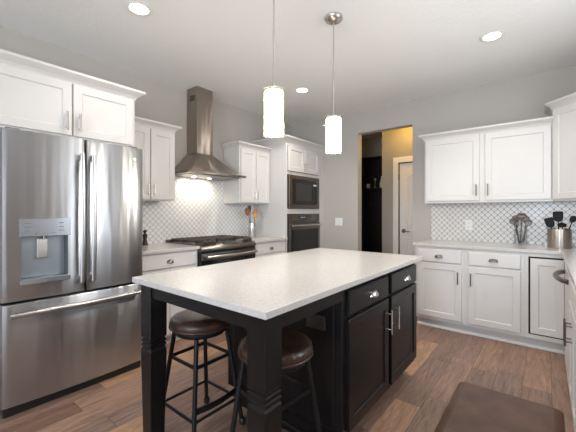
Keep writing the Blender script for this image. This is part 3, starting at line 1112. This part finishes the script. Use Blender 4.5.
pan = bow_strip([(-.085, .905), (-.09, .932), (-.07, .936), (-.005, .902), (.012, .880), (.012, .862), (-.06, .862)], RY0 - .004, RY1 + .004, RX).build('control_panel', 'slate', rg, 30)
for y in (2.035, 2.088, 2.141, 2.575, 2.628, 2.681):
    xk = bowx(y, RX) - .038
    nn = Vector((.46, 0, .89))
    ctr = Vector((xk, y, .919))
    mb = MB()
    mb.tube([ctr - nn * .003, ctr + nn * .006], .024, 18)
    mb.tube([ctr + nn * .004, ctr + nn * .040], [.021, .018], 18)
    k_ = mb.build('knob', 'pewter', rg, 40)
mb = MB(); ctr = Vector((bowx(2.357, RX) - .040, 2.357, .9195)); mb.obox(ctr, (0, 1, 0), (.89, 0, -.46), (.46, 0, .89), .20, .05, .004); mb.build('display', 'blackglass', pan)
od = bow_strip([(-.06, .16), (.006, .16), (.006, .845), (.0, .853), (-.06, .853)], RY0, RY1, RX).build('door', 'blackglass', rg, 30)
mb = bow_strip([(.002, .762), (.009, .764), (.009, .835), (.002, .837)], RY0 + .001, RY1 - .001, RX)
mb.build('door_trim', 'slate', od, 30)
mb = MB()
pts = [(bowx(RY0 + .03 + (RY1 - RY0 - .06) * k / 14, RX) + .055, RY0 + .03 + (RY1 - RY0 - .06) * k / 14, .80) for k in range(15)]
mb.tube(pts, .015, 14)
for y in (RY0 + .05, RY1 - .05):
    mb.box(bowx(y, RX), bowx(y, RX) + .055, y - .012, y + .012, .788, .812, .003)
mb.build('handle', 'steelhandle', od, 45)
bow_strip([(-.06, .04), (.004, .04), (.004, .15), (-.06, .15)], RY0, RY1, RX).build('drawer', 'slate', rg, 30)
# burners and grates
for (bx_, by_) in ((-2.93, 2.12), (-3.17, 2.12), (-3.05, 2.357), (-2.93, 2.594), (-3.17, 2.594)):
    mb = MB(); mb.lathe([(0, .924), (.05, .924), (.05, .932), (.036, .934), (.036, .942), (.03, .946), (0, .946)], bx_, by_, 20); mb.build('burner', 'iron', rg, 40)
for ya, yb in ((1.985, 2.225), (2.235, 2.479), (2.489, 2.729)):
    mb = MB()
    xa, xb = XW + .085, RX - .075
    za, zb = .946, .962
    t = .014
    ym_ = (ya + yb) / 2
    for x in (xa, xb - t, (xa + xb) / 2 - t / 2): mb.box(x, x + t, ya, yb, za, zb, .003)
    for y in (ya, yb - t, ym_ - t / 2): mb.box(xa, xb, y, y + t, za, zb, .003)
    for x in (xa + (xb - xa) * .25, xa + (xb - xa) * .75): mb.box(x - t / 2, x + t / 2, ya + .01, yb - .01, za + .001, zb + .002, .003)
    for x in (xa, xb - t):
        for y in (ya, yb - t): mb.box(x, x + t, y, y + t, .924, za + .004)
    mb.build('grate', 'iron', rg)

# --- back base cabinets
GY = 3.675


def base_back(x0, x1, lab, pull_side):
    c = thing('base_cabinet', ((x0 + x1) / 2, (GY + YW) / 2, 0), lab, 'cabinet')
    mb = MB(); mb.box(x0, x1, GY, YW - .002, .105, CT0 - .001); mb.build('body', 'white', c)
    mb = MB(); mb.box(x0 + .0005, x1 - .0005, GY + .075, YW - .002, 0, .105); mb.build('toe_kick', 'white', c)
    a, e = x0 + .033, x1 - .028
    d = door(c, (a, GY, .722), EX, -EY, e - a, .132, rings=SLAB, name='drawer')
    cup_pull(((a + e) / 2, GY - .02, .775), EX, -EY, 'pewter', d, a=.040, d=.024, h=.030)
    d = door(c, (a, GY, .135), EX, -EY, e - a, .572)
    px_ = e - .030 if pull_side == 'r' else a + .024
    bar_pull((px_, GY - .02, .580), -EY, .130, 'pewter', d, r=.0055, so=.028)
    return c


base_back(-1.128, -.640, 'white base cabinet with drawer at the doorway end of the back counter', 'r')
base_back(-.639, -.150, 'white base cabinet with drawer below the jar of steel utensils', 'l')
c = thing('corner_cabinet', (.2, 4.0, 0), 'white corner base cabinet with one tall door, its shadow gap coloured black', 'cabinet')
mb = MB()
prof = [(-.149, .105), (.135, .105), (.135, CT0 - .001), (-.149, CT0 - .001)]
mb.box(-.149, -.122, GY, YW - .002, .105, CT0 - .001)
mb.box(-.122, .79, GY + .03, YW - .002, .105, CT0 - .001)
mb.box(-.122, .134, GY, GY + .03, .105, .142); mb.box(-.122, .134, GY, GY + .03, .850, CT0 - .001)
mb.box(.134, .79, GY, GY + .03, .105, CT0 - .001)
mb.build('body', 'white', c)
mb = MB(); mb.box(-.121, .1335, GY + .004, GY + .0295, .1425, .8495); mb.build('gap_shade_panel', 'gap', c)  # black sheet paints the shade in the gap round the corner door
d = door(c, (-.107, GY + .004, .155), EX, -EY, .235, .680, rings=SHAKER)
mb = MB(); mb.box(-.149, .205, GY + .075, GY + .095, 0, .105); mb.build('toe_kick', 'white', c)
# shoe moulding along the back run
mb = MB(); mb.sweep([(-1.127, GY + .0745), (.205, GY + .0745)], [(0, 0), (.014, 0), (.014, .012), (.006, .022), (0, .024)])
zero_origin(mb, 'trim_2', 'trimwhite')

# --- right-hand run: dishwasher and sink cabinet
QX = .135
c = thing('sink_cabinet', (.45, 2.2, 0), 'white sink base cabinet beside the dishwasher at the right edge', 'cabinet')
mb = MB(); mb.box(QX, XR - .002, 1.50, 2.685, .105, CT0 - .001); mb.build('body', 'white', c)
mb = MB(); mb.box(QX + .075, XR - .002, 1.50, 2.685, 0, .105); mb.build('toe_kick', 'white', c)
for a, e, hy_ in ((2.09, 2.384, 2.356), (2.392, 2.665, 2.42), (1.52, 2.07, 1.60)):
    d = door(c, (QX, a, .135), EY, -EX, e - a, .572)
    if a > 2: bar_pull((QX - .02, hy_, .578), -EX, .135, 'pewter', d, r=.0055, so=.030)
d = door(c, (QX, 2.09, .722), EY, -EX, .575, .132, rings=SLAB, name='false_front')
dw = thing('dishwasher', (.45, 3.0, 0), 'white-fronted dishwasher with bowed steel handle at the right edge', 'dishwasher')
mb = MB(); mb.box(QX + .01, XR - .002, 2.69, 3.31, .105, CT0 - .002); mb.build('body', 'darksteel', dw)
mb = MB(); mb.box(QX + .075, XR - .002, 2.69, 3.31, 0, .105); mb.build('toe_panel', 'black', dw)
mb = MB(); mb.box(QX - .018, QX + .009, 2.697, 3.303, .115, .872, .004); dd = mb.build('door', 'white', dw)
mb = MB()
pts = []
for k in range(17):
    t = k / 16
    pts.append((QX - .016 - .062 * math.sin(PI * t) ** .6, 2.76 + (3.24 - 2.76) * t, .800))
mb.tube(pts, .017, 12)
mb.build('handle', 'pewter', dd, 50, 'bowed dark steel bar handle')
c = thing('filler_cabinet', (.45, 3.49, 0), 'narrow white filler panel between dishwasher and corner cabinet', 'cabinet')
mb = MB(); mb.box(QX, XR - .01, 3.312, GY - .001, .105, CT0 - .001); mb.build('panel', 'white', c)
mb = MB(); mb.box(QX + .075, XR - .01, 3.312, GY - .001, 0, .105); mb.build('toe_kick', 'white', c)

# L-shaped counter
mb = MB(); mb.prism([(-1.150, 3.648), (.110, 3.648), (.110, 1.49), (XR - .002, 1.49), (XR - .002, YW - .0105), (-1.150, YW - .0105)], CT0, CT1, .003)
tag(mb.build('countertop', 'quartz'), 'white quartz L-shaped countertop along the back and right cabinets', 'countertop')

# --- back wall cabinets
VY = 3.99
c = thing('wall_cabinet', (-.53, (VY + YW) / 2, 1.36), 'wide white two-door wall cabinet right of the doorway', 'cabinet')
mb = MB(); mb.box(-1.118, .056, VY, YW - .002, 1.358, 2.115, .002); mb.build('body', 'white', c)
for a, e, hx_ in ((-1.100, -.552, -.580), (-.500, .044, -.474)):
    d = door(c, (a, VY, 1.382), EX, -EY, e - a, .705)
    bar_pull((hx_, VY - .02, 1.492), -EY, .125, 'pewter', d, r=.006, so=.028)
mb = MB(); mb.sweep([(-1.118, YW - .002), (-1.118, VY), (.056, VY)], crown_prof(2.09, 2.162, .058)); mb.build('crown_moulding', 'white', c)
# diagonal corner cabinet
DG = .42
c = thing('corner_wall_cabinet', (.4, 4.0, 1.36), 'taller white diagonal corner wall cabinet at the right edge', 'cabinet')
mb = MB(); mb.prism([(.057, YW - .002), (.057, VY - .005), (.057 + DG, VY - .005 - DG), (XR - .002, VY - .005 - DG), (XR - .002, YW - .002)], 1.358, 2.245); mb.build('body', 'white', c)
s2 = math.sqrt(.5)
du = Vector((s2, -s2, 0)); dn = Vector((-s2, -s2, 0))
d = door(c, Vector((.057, VY - .005, 1.378)) + du * .012, du, dn, DG / s2 - .024, .845)
bar_pull(Vector((.057, VY - .005, 1.49)) + du * (DG / s2 - .05) + dn * .02, dn, .125, 'nickel', d)
mb = MB(); mb.sweep([(.057, YW - .002), (.057, VY - .005), (.057 + DG, VY - .005 - DG), (XR - .002, VY - .005 - DG)], crown_prof(2.225, 2.30, .060)); mb.build('crown_moulding', 'white', c)

# ------------------------------------------------------------------ the island
IX0, IX1, IY0, IY1 = -1.690, -.739, .8025, 2.591
mb = MB(); mb.prism([(IX0, IY0), (IX1, IY0), (IX1, IY1), (IX0, IY1)], .886, .914, .003)
tag(mb.build('countertop', 'quartz'), 'speckled cream quartz countertop on the black island', 'countertop')
isl = thing('kitchen_island', (-1.21, 1.7, 0), 'black kitchen island with drawers, doors and square legs', 'island')
IF = -.795                               # cabinet face towards the sink side
mb = MB(); mb.box(-1.655, IF, 1.425, 2.560, .105, .885, .002); mb.build('body', 'dark', isl)
mb = MB(); mb.box(-1.58, IF - .075, 1.435, 2.555, 0, .105); mb.build('toe_kick', 'dark', isl)
for (a, e, hx_) in ((1.463, 1.990, 1.955), (2.040, 2.552, 2.078)):
    d = door(isl, (IF, a, .722), EY, EX, e - a, .130, m='dark', rings=SLAB, name='drawer')
    cup_pull((IF + .02, (a + e) / 2 + .03, .772), EY, EX, 'nickel', d, a=.042, d=.026, h=.034)
    d = door(isl, (IF, a, .138), EY, EX, e - a, .568, m='dark')
    bar_pull((IF + .02, hx_, .572), EX, .150, 'nickel', d, r=.0055, so=.034)


def sq(cx, cy, h, z):
    """square ring with small chamfers"""
    k = .004
    return [(cx - h + k, cy - h, z), (cx + h - k, cy - h, z), (cx + h, cy - h + k, z), (cx + h, cy + h - k, z), (cx + h - k, cy + h, z), (cx - h + k, cy + h, z), (cx - h, cy + h - k, z), (cx - h, cy - h + k, z)]


for cx in (-.826, -1.628):
    cy = .890
    mb = MB()
    H = .048
    mb.loft([sq(cx, cy, H * f, z) for f, z in ((.80, 0), (.82, .02), (.98, .44), (1.0, .505), (.985, .530), (.88, .540), (.88, .546), (.98, .550), (.98, .558), (.87, .562), (.87, .568), (.98, .572), (.98, .580), (.87, .584), (.87, .590), (1.0, .600), (1.0, .885))])
    mb.build('leg', 'dark', isl)
mb = MB(); mb.box(-1.580, -.874, .852, .874, .812, .885); mb.build('apron', 'dark', isl)
for x in (-.806, -1.668):
    mb = MB(); mb.box(x, x + .022, .938, 1.4245, .812, .885); mb.build('apron', 'dark', isl)
# side-panel frame on the seating end and on the far long side
mb = MB(); mb.panel((-1.60, 1.4255, .14), EX, -EY, .76, .70, [(0, 0), (0, .004), (.004, .006)]); mb.build('end_panel', 'dark', isl)
pl_ = MB(); pl_.box(-1.005, -.885, 1.410, 1.4195, .640, .715, .002); op = pl_.build('outlet_plate', 'iron', isl, label='black double outlet')
for x in (-.975, -.915):
    mb = MB(); mb.tube([(x, 1.4098, .6775), (x, 1.408, .6775)], .019, 16); mb.build('socket', 'pewter', op, 40)

# ------------------------------------------------------------------ stools


def make_stool(loc, label):
    st = thing('bar_stool', loc, label, 'stool', 'leather bar stools at the island')
    X, Y, _ = loc
    r = .172
    mb = MB()
    prof = [(0, .582), (r * .75, .582), (r * .93, .588), (r * 1.0, .606), (r * 1.02, .622), (r * .985, .640), (r * .90, .652), (r * .7, .660), (r * .35, .663), (0, .664)]
    mb.lathe(prof, X, Y, 44)
    s = mb.build('seat', 'leather', st, 80)
    mb = MB(); mb.lathe([(r * 1.005, .597), (r * 1.03, .600), (r * 1.03, .606), (r * 1.005, .609)], X, Y, 44, closed=True); mb.build('piping', 'leather', s, 60)
    mb = MB(); mb.lathe([(0, .560), (r * .82, .560), (r * .84, .566), (r * .84, .582), (0, .582)], X, Y, 36); mb.build('seat_plate', 'stoolmetal', st, 40)
    top, bot = .105, .170

    def at(sx, sy, z):
        f = top + (bot - top) * (1 - z / .565)
        return Vector((X + sx * f, Y + sy * f, z))
    for sx, sy in ((1, 1), (1, -1), (-1, 1), (-1, -1)):
        mb = MB(); mb.tube([at(sx, sy, .565), at(sx, sy, .02)], .0125, 12); lg_ = mb.build('leg', 'stoolmetal', st, 50)
        q = at(sx, sy, .0)
        mb = MB(); mb.lathe([(0, 0), (.016, 0), (.019, .008), (.019, .026), (.015, .034), (0, .036)], q.x, q.y, 16); mb.build('foot', 'black', lg_, 50)
    cs = [(1, 1), (1, -1), (-1, -1), (-1, 1)]
    for i in range(4):
        a, e = cs[i], cs[(i + 1) % 4]
        for z in (.42, .155):
            mb = MB()
            p, q = at(*a, z), at(*e, z)
            dv = (q - p).normalized()
            if z > .3:
                mb.obox((p + q) / 2, dv, (0, 0, 1), dv.cross(Vector((0, 0, 1))), (q - p).length, .020, .006)
            else:
                mb.tube([p, q], .0085, 10)
            mb.build('stretcher', 'stoolmetal', st, 50)
    # curved foot plate on the near side
    p, q = at(1, -1, .205), at(1, 1, .205)
    rings = []
    for k in range(9):
        t = k / 8
        c_ = p.lerp(q, t) + Vector((.018 * math.sin(PI * t), 0, 0))
        rings.append([(c_.x - .002, c_.y, c_.z - .017), (c_.x + .002, c_.y, c_.z - .017), (c_.x + .002, c_.y, c_.z + .017), (c_.x - .002, c_.y, c_.z + .017)])
    mb = MB(); mb.loft(rings); mb.build('foot_plate', 'stoolmetal', st)
    return st


s1 = make_stool((-1.575, 1.15, 0), 'round brown leather bar stool further from camera, between the island legs')
s1.rotation_euler = (0, 0, 0)
s2_ = copy_tree(s1)
s2_.location = (-.989, 1.143, 0)
s2_.rotation_euler = (0, 0, math.radians(-4))
s2_['label'] = 'round brown leather bar stool partly behind the nearest island leg'

# ------------------------------------------------------------------ floor mat
mb = MB()
mx0, mx1, my0_, my1_ = -.495, .088, 1.74, 2.665


def rrect(ins, z, r=.05):
    pts = []
    r2 = max(.01, r - ins)
    for cx, cy, a0 in ((mx1 - ins - r2, my1_ - ins - r2, 0), (mx0 + ins + r2, my1_ - ins - r2, 90), (mx0 + ins + r2, my0_ + ins + r2, 180), (mx1 - ins - r2, my0_ + ins + r2, 270)):
        for k in range(7):
            a = math.radians(a0 + 15 * k)
            pts.append((cx + r2 * math.cos(a), cy + r2 * math.sin(a), z))
    return pts


mb.loft([rrect(0, .0005), rrect(0, .004), rrect(.022, .012), rrect(.045, .0185), rrect(.05, .019)])
tag(mb.build('floor_mat', 'mat', None, 30), 'brown cushioned kitchen mat on the wood floor', 'mat')

# ------------------------------------------------------------------ pendants


def make_pendant(loc, label):
    p = thing('pendant_lamp', loc, label, 'pendant lamp', 'pendant lamps over the island')
    X, Y, _ = loc
    mb = MB(); mb.lathe([(0, ZC - .0005), (.069, ZC - .0005), (.069, ZC - .012), (.060, ZC - .026), (.034, ZC - .040), (.012, ZC - .045), (0, ZC - .047)], X, Y, 32); mb.build('canopy', 'nickel', p, 60)
    mb = MB(); mb.tube([(X, Y, ZC - .03), (X, Y, 2.31)], .0052, 10); mb.build('rod', 'nickel', p, 50)
    mb = MB(); mb.tube([(X, Y, 2.315), (X, Y, 1.980)], .0078, 10); mb.build('rod', 'nickel', p, 50)
    mb = MB(); mb.lathe([(0, 1.985), (.012, 1.985), (.016, 1.968), (.046, 1.966), (.046, 1.9595), (0, 1.9595)], X, Y, 24); mb.build('cap', 'nickel', p, 40)
    mb = MB(); mb.lathe([(.0, 1.958), (.053, 1.958), (.0565, 1.952), (.0565, 1.712), (.052, 1.706), (0, 1.706)], X, Y, 32); mb.build('shade', 'opal', p, 50, 'lit white inner glass')
    mb = MB(); mb.lathe([(.064, 1.965), (.064, 1.700), (.0615, 1.700), (.0615, 1.965)], X, Y, 40, closed=True); mb.build('glass_sleeve', 'sleeve', p, 50, 'clear outer glass')
    for k in range(3):
        a = math.radians(200 + 120 * k)
        mb = MB(); mb.tube([(X + .048 * math.cos(a), Y + .048 * math.sin(a), 1.915), (X + .082 * math.cos(a), Y + .082 * math.sin(a), 1.915)], .0035, 8); mb.build('pin', 'nickel', p, 50)
    return p


PEND = [(-1.240, 1.416), (-1.244, 2.101)]
p1 = make_pendant((PEND[0][0], PEND[0][1], ZC), 'white glass pendant lamp over the near end of the island')
p2 = copy_tree(p1)
p2.location = (PEND[1][0], PEND[1][1], ZC)
p2['label'] = 'white glass pendant lamp over the far end, round canopy visible'
for x, y in PEND:
    l = bpy.data.lights.new('pendant_light', 'POINT'); l.energy = 11; l.color = (1, .94, .86); l.shadow_soft_size = .06
    o = bpy.data.objects.new('pendant_light', l); o.location = (x, y, 1.66); C.objects.link(o)

# recessed ceiling lamps; the unseen pair behind the camera is added for room light
RL = [(-2.283, 1.135, 'recessed ceiling lamp above the refrigerator'), (-2.277, 3.112, 'recessed ceiling lamp between the two pendants'), (-.347, 3.148, 'recessed ceiling lamp above the wide back wall cabinet'),
      (-.347, 1.135, 'recessed ceiling lamp over the sink side behind the view'), (-2.28, -1.0, 'unseen recessed ceiling lamp added for light behind the camera on the left'), (-.347, -1.0, 'unseen recessed ceiling lamp added for light behind the camera on the right')]
r0 = None
for x, y, lab in RL:
    if r0 is None:
        r0 = thing('recessed_lamp', (x, y, ZC), lab, 'ceiling lamp', 'recessed ceiling lamps')
        mb = MB(); mb.lathe([(.062, ZC - .001), (.088, ZC - .001), (.090, ZC - .003), (.086, ZC - .006), (.066, ZC - .007), (.062, ZC - .004)], x, y, 36, closed=True); mb.build('trim_ring', 'trimwhite', r0, 60)
        mb = MB(); mb.lathe([(0, ZC - .001), (.0615, ZC - .001), (.0615, ZC - .0035), (0, ZC - .005)], x, y, 32); mb.build('diffuser', 'lampglow', r0, 60)
    else:
        rr = copy_tree(r0); rr.location = (x, y, ZC); rr['label'] = lab
    l = bpy.data.lights.new('recessed_light', 'SPOT'); l.energy = (60 if x < -2 and y > 2 else 26 if x < -2 else 44) if y > 2 or x < -2 else 16; l.color = (1, .945, .88); l.spot_size = math.radians(140); l.spot_blend = .9; l.shadow_soft_size = .07
    o = bpy.data.objects.new('recessed_light', l); o.location = (x, y, ZC - .02); C.objects.link(o)

# ------------------------------------------------------------------ wall plates
sw = thing('light_switch', (-2.45, YW, 1.05), 'white double light switch plate left of the doorway', 'switch')
mb = MB(); mb.box(-2.512, -2.388, YW - .006, YW - .0005, 1.052, 1.170, .002); mb.build('plate', 'plate', sw)
for x in (-2.482, -2.418):
    mb = MB(); mb.box(x - .016, x + .016, YW - .010, YW - .005, 1.078, 1.144, .002); mb.build('rocker', 'plate', sw)
ol = thing('wall_outlet', (-.703, YW - .01, 1.05), 'white outlet plate on the grey grouted tile backsplash', 'outlet')
mb = MB(); mb.box(-.740, -.666, YW - .016, YW - .0105, 1.045, 1.163, .002); mb.build('plate', 'plate', ol)
for z in (1.080, 1.128):
    mb = MB(); mb.box(-.719, -.687, YW - .0185, YW - .0155, z - .014, z + .014, .002); sk = mb.build('socket', 'plate', ol)
    mb = MB(); mb.box(-.711, -.708, YW - .0192, YW - .018, z - .006, z + .006); mb.box(-.699, -.696, YW - .0192, YW - .018, z - .006, z + .006); mb.build('slot', 'black', sk)

# ------------------------------------------------------------------ counter-top objects


def crock(name, x, y, z, r, h, m, label, cat, wall=.003):
    mb = MB()
    mb.lathe([(0, z + .0005), (r * .97, z + .0005), (r, z + .004), (r, z + h - .003), (r - .001, z + h), (r - wall, z + h - .001), (r - wall, z + .008), (0, z + .008)], x, y, 40)
    return tag(mb.build(name, m, None, 50), label, cat)


def utensil(name, base, tip, kind, m, label, hm=None, size=.03, head=None):
    """a kitchen tool standing from base to tip: handle and head as parts"""
    base, tip = Vector(base), Vector(tip)
    ax = (tip - base).normalized()
    ln = (tip - base).length
    t = thing(name, base, label, 'utensil')
    tocam = Vector((-base.x, -base.y, 0)).normalized()
    side = ax.cross(tocam).normalized()
    view = side.cross(ax).normalized()
    hl_ = {'spoon': .07, 'spatula': .09, 'ladle': .05, 'whisk': .11, 'turner': .10}[kind]
    hl_ = head or hl_
    mb = MB(); mb.tube([base, base + ax * (ln - hl_ * .8)], [.0055, .0042], 8); mb.build('handle', hm or m, t, 50)
    c0 = base + ax * (ln - hl_)
    mb = MB()
    if kind in ('spoon', 'ladle'):
        # shallow oval bowl
        rings = []
        n = 10
        for k in range(n + 1):
            u = k / n
            wv = size * math.sqrt(max(0.0, 1 - (2 * u - 1.0) ** 2)) * .95 + .0012
            dp = (.012 if kind == 'spoon' else .022) * math.sin(PI * u)
            cc = c0 + ax * hl_ * u
            rings.append([cc + side * wv * math.cos(a) + view * (-(dp + .002) * (1 if math.sin(a) < 0 else .35) * abs(math.sin(a))) for a in [2 * PI * q / 14 for q in range(14)]])
        mb.loft(rings)
    elif kind == 'whisk':
        for q in range(5):
            a = PI * q / 5
            d = side * math.cos(a) + view * math.sin(a)
            mb.tube([c0 + ax * hl_ * (.5 - .5 * math.cos(PI * u / 12)) + d * size * math.sin(PI * u / 12) * (0.6 + .4 * u / 12) * (1 if True else 0) for u in range(13)], .0014, 6)
            mb.tube([c0 + ax * hl_ * (.5 - .5 * math.cos(PI * u / 12)) - d * size * math.sin(PI * u / 12) * (0.6 + .4 * u / 12) for u in range(13)], .0014, 6)
    else:
        rings = []
        prof = [(.0, .25), (.12, .75), (.3, .95), (.8, 1.0), (.95, .95), (1.0, .80)]
        for u, f in prof:
            cc = c0 + ax * hl_ * u
            wv = size * f
            th = .004
            rings.append([cc + side * wv + view * th, cc - side * wv + view * th, cc - side * wv - view * th, cc + side * wv - view * th])
        mb.loft(rings)
    mb.build('head', m, t, 40)
    return t


# crock of wooden spoons by the range
X, Y = -3.10, 3.09
crock('utensil_crock', X, Y, CT1, .052, .195, 'steelhandle', 'slim steel crock of wooden spoons beside the gas range', 'crock')
zb = CT1 + .012
utensil('wooden_spoon', (X + .012, Y - .005, zb), (X - .010, Y - .085, 1.318), 'spoon', 'spoondark', 'dark wooden spoon leaning left in the slim steel crock', size=.040, head=.115)
utensil('wooden_spoon', (X - .004, Y + .024, zb), (X + .012, Y + .052, 1.300), 'spoon', 'spoonwood', 'light wooden spoon leaning right in the slim steel crock', size=.034, head=.10)
utensil('wooden_spoon', (X + .022, Y + .010, zb), (X + .047, Y + .018, 1.262), 'spoon', 'spoonwood', 'light wooden spoon in front of the dark one in the slim crock', size=.030, head=.09)
utensil('spatula', (X - .015, Y, zb), (X - .020, Y - .030, 1.345), 'spatula', 'black', 'black spatula rising highest from the slim steel crock', size=.022)

# glass jar of steel utensils
X, Y = -.205, 4.19
jar = thing('utensil_jar', (X, Y, CT1), 'clear glass jar holding steel utensils on the back counter', 'jar')
mb = MB(); r, h, z = .058, .150, CT1
mb.lathe([(0, z + .0005), (r * .95, z + .0005), (r, z + .006), (r, z + h), (r - .004, z + h), (r - .004, z + .010), (0, z + .010)], X, Y, 36); mb.build('body', 'glass', jar, 50)
mb = MB(); mb.lathe([(r - .004, z + h - .002), (r + .003, z + h - .002), (r + .003, z + h + .004), (r - .004, z + h + .004)], X, Y, 36, closed=True); mb.build('rim', 'glass', jar, 50)
zb = CT1 + .014
for k, (bx_, by_, tx, ty, tz, kd, sz, lab) in enumerate((
        (-.008, .008, -.072, -.02, 1.190, 'spoon', .034, 'steel serving spoon leaning furthest left in the glass jar'),
        (.0, -.014, .012, -.036, 1.240, 'ladle', .046, 'steel ladle standing tallest at the front of the glass jar'),
        (-.002, .026, .008, .056, 1.248, 'spatula', .034, 'steel slotted turner behind the ladle in the glass jar'),
        (.008, -.004, .074, -.010, 1.178, 'spoon', .032, 'steel spoon leaning furthest right in the glass jar'),
        (.026, .008, .050, .022, 1.215, 'spoon', .030, 'steel spoon tucked behind the turner in the glass jar'),
        (-.018, .016, -.050, .032, 1.222, 'spoon', .030, 'steel spoon behind the serving spoon at left of the glass jar'),
        (-.014, -.018, -.040, -.050, 1.205, 'whisk', .024, 'steel whisk left of the ladle in the glass jar'))):
    utensil({'spoon': 'serving_spoon', 'ladle': 'ladle', 'spatula': 'turner', 'whisk': 'whisk'}[kd], (X + bx_, Y + by_, zb), (X + tx, Y + ty, tz), kd, 'toolsteel', lab, size=sz)

# stainless crock of black tools
X, Y = .106, 4.05
crock('utensil_crock', X, Y, CT1, .092, .180, 'crocksteel', 'wide stainless crock of black utensils on the corner counter', 'crock')
for (bx_, by_, tx, ty, tz, kd, sz, lab) in (
        (-.015, .0, -.085, -.01, 1.200, 'turner', .036, 'black slotted turner leaning left in the wide stainless crock'),
        (.0, .02, -.012, .0, 1.262, 'turner', .040, 'black turner standing tallest in the wide stainless crock'),
        (.02, .01, .110, .02, 1.222, 'spoon', .026, 'black spoon leaning right in the wide stainless crock'),
        (.01, -.03, .020, -.05, 1.155, 'ladle', .034, 'short black ladle in front of the tall turner in the crock')):
    utensil('turner' if kd == 'turner' else 'ladle' if kd == 'ladle' else 'serving_spoon', (X + bx_, Y + by_, zb), (X + tx, Y + ty, tz), kd, 'tool', lab, size=sz)
utensil('tongs', (X + .0, Y + .050, zb), (X + .030, Y + .065, 1.150), 'spoon', 'nickel', 'steel tongs head between black tools in the wide crock', size=.022)

# pepper mill half hidden beside the refrigerator
mb = MB()
x, y, z = -3.225, 1.665, CT1 + .0005
mb.lathe([(0, z), (.030, z), (.030, z + .012), (.022, z + .03), (.017, z + .06), (.022, z + .09), (.025, z + .105), (.020, z + .115), (.010, z + .120), (.010, z + .126), (.018, z + .135), (.018, z + .148), (.008, z + .158), (0, z + .160)], x, y, 24)
tag(mb.build('pepper_mill', 'black', None, 50), 'small black turned mill on the counter right beside the refrigerator', 'pepper mill')
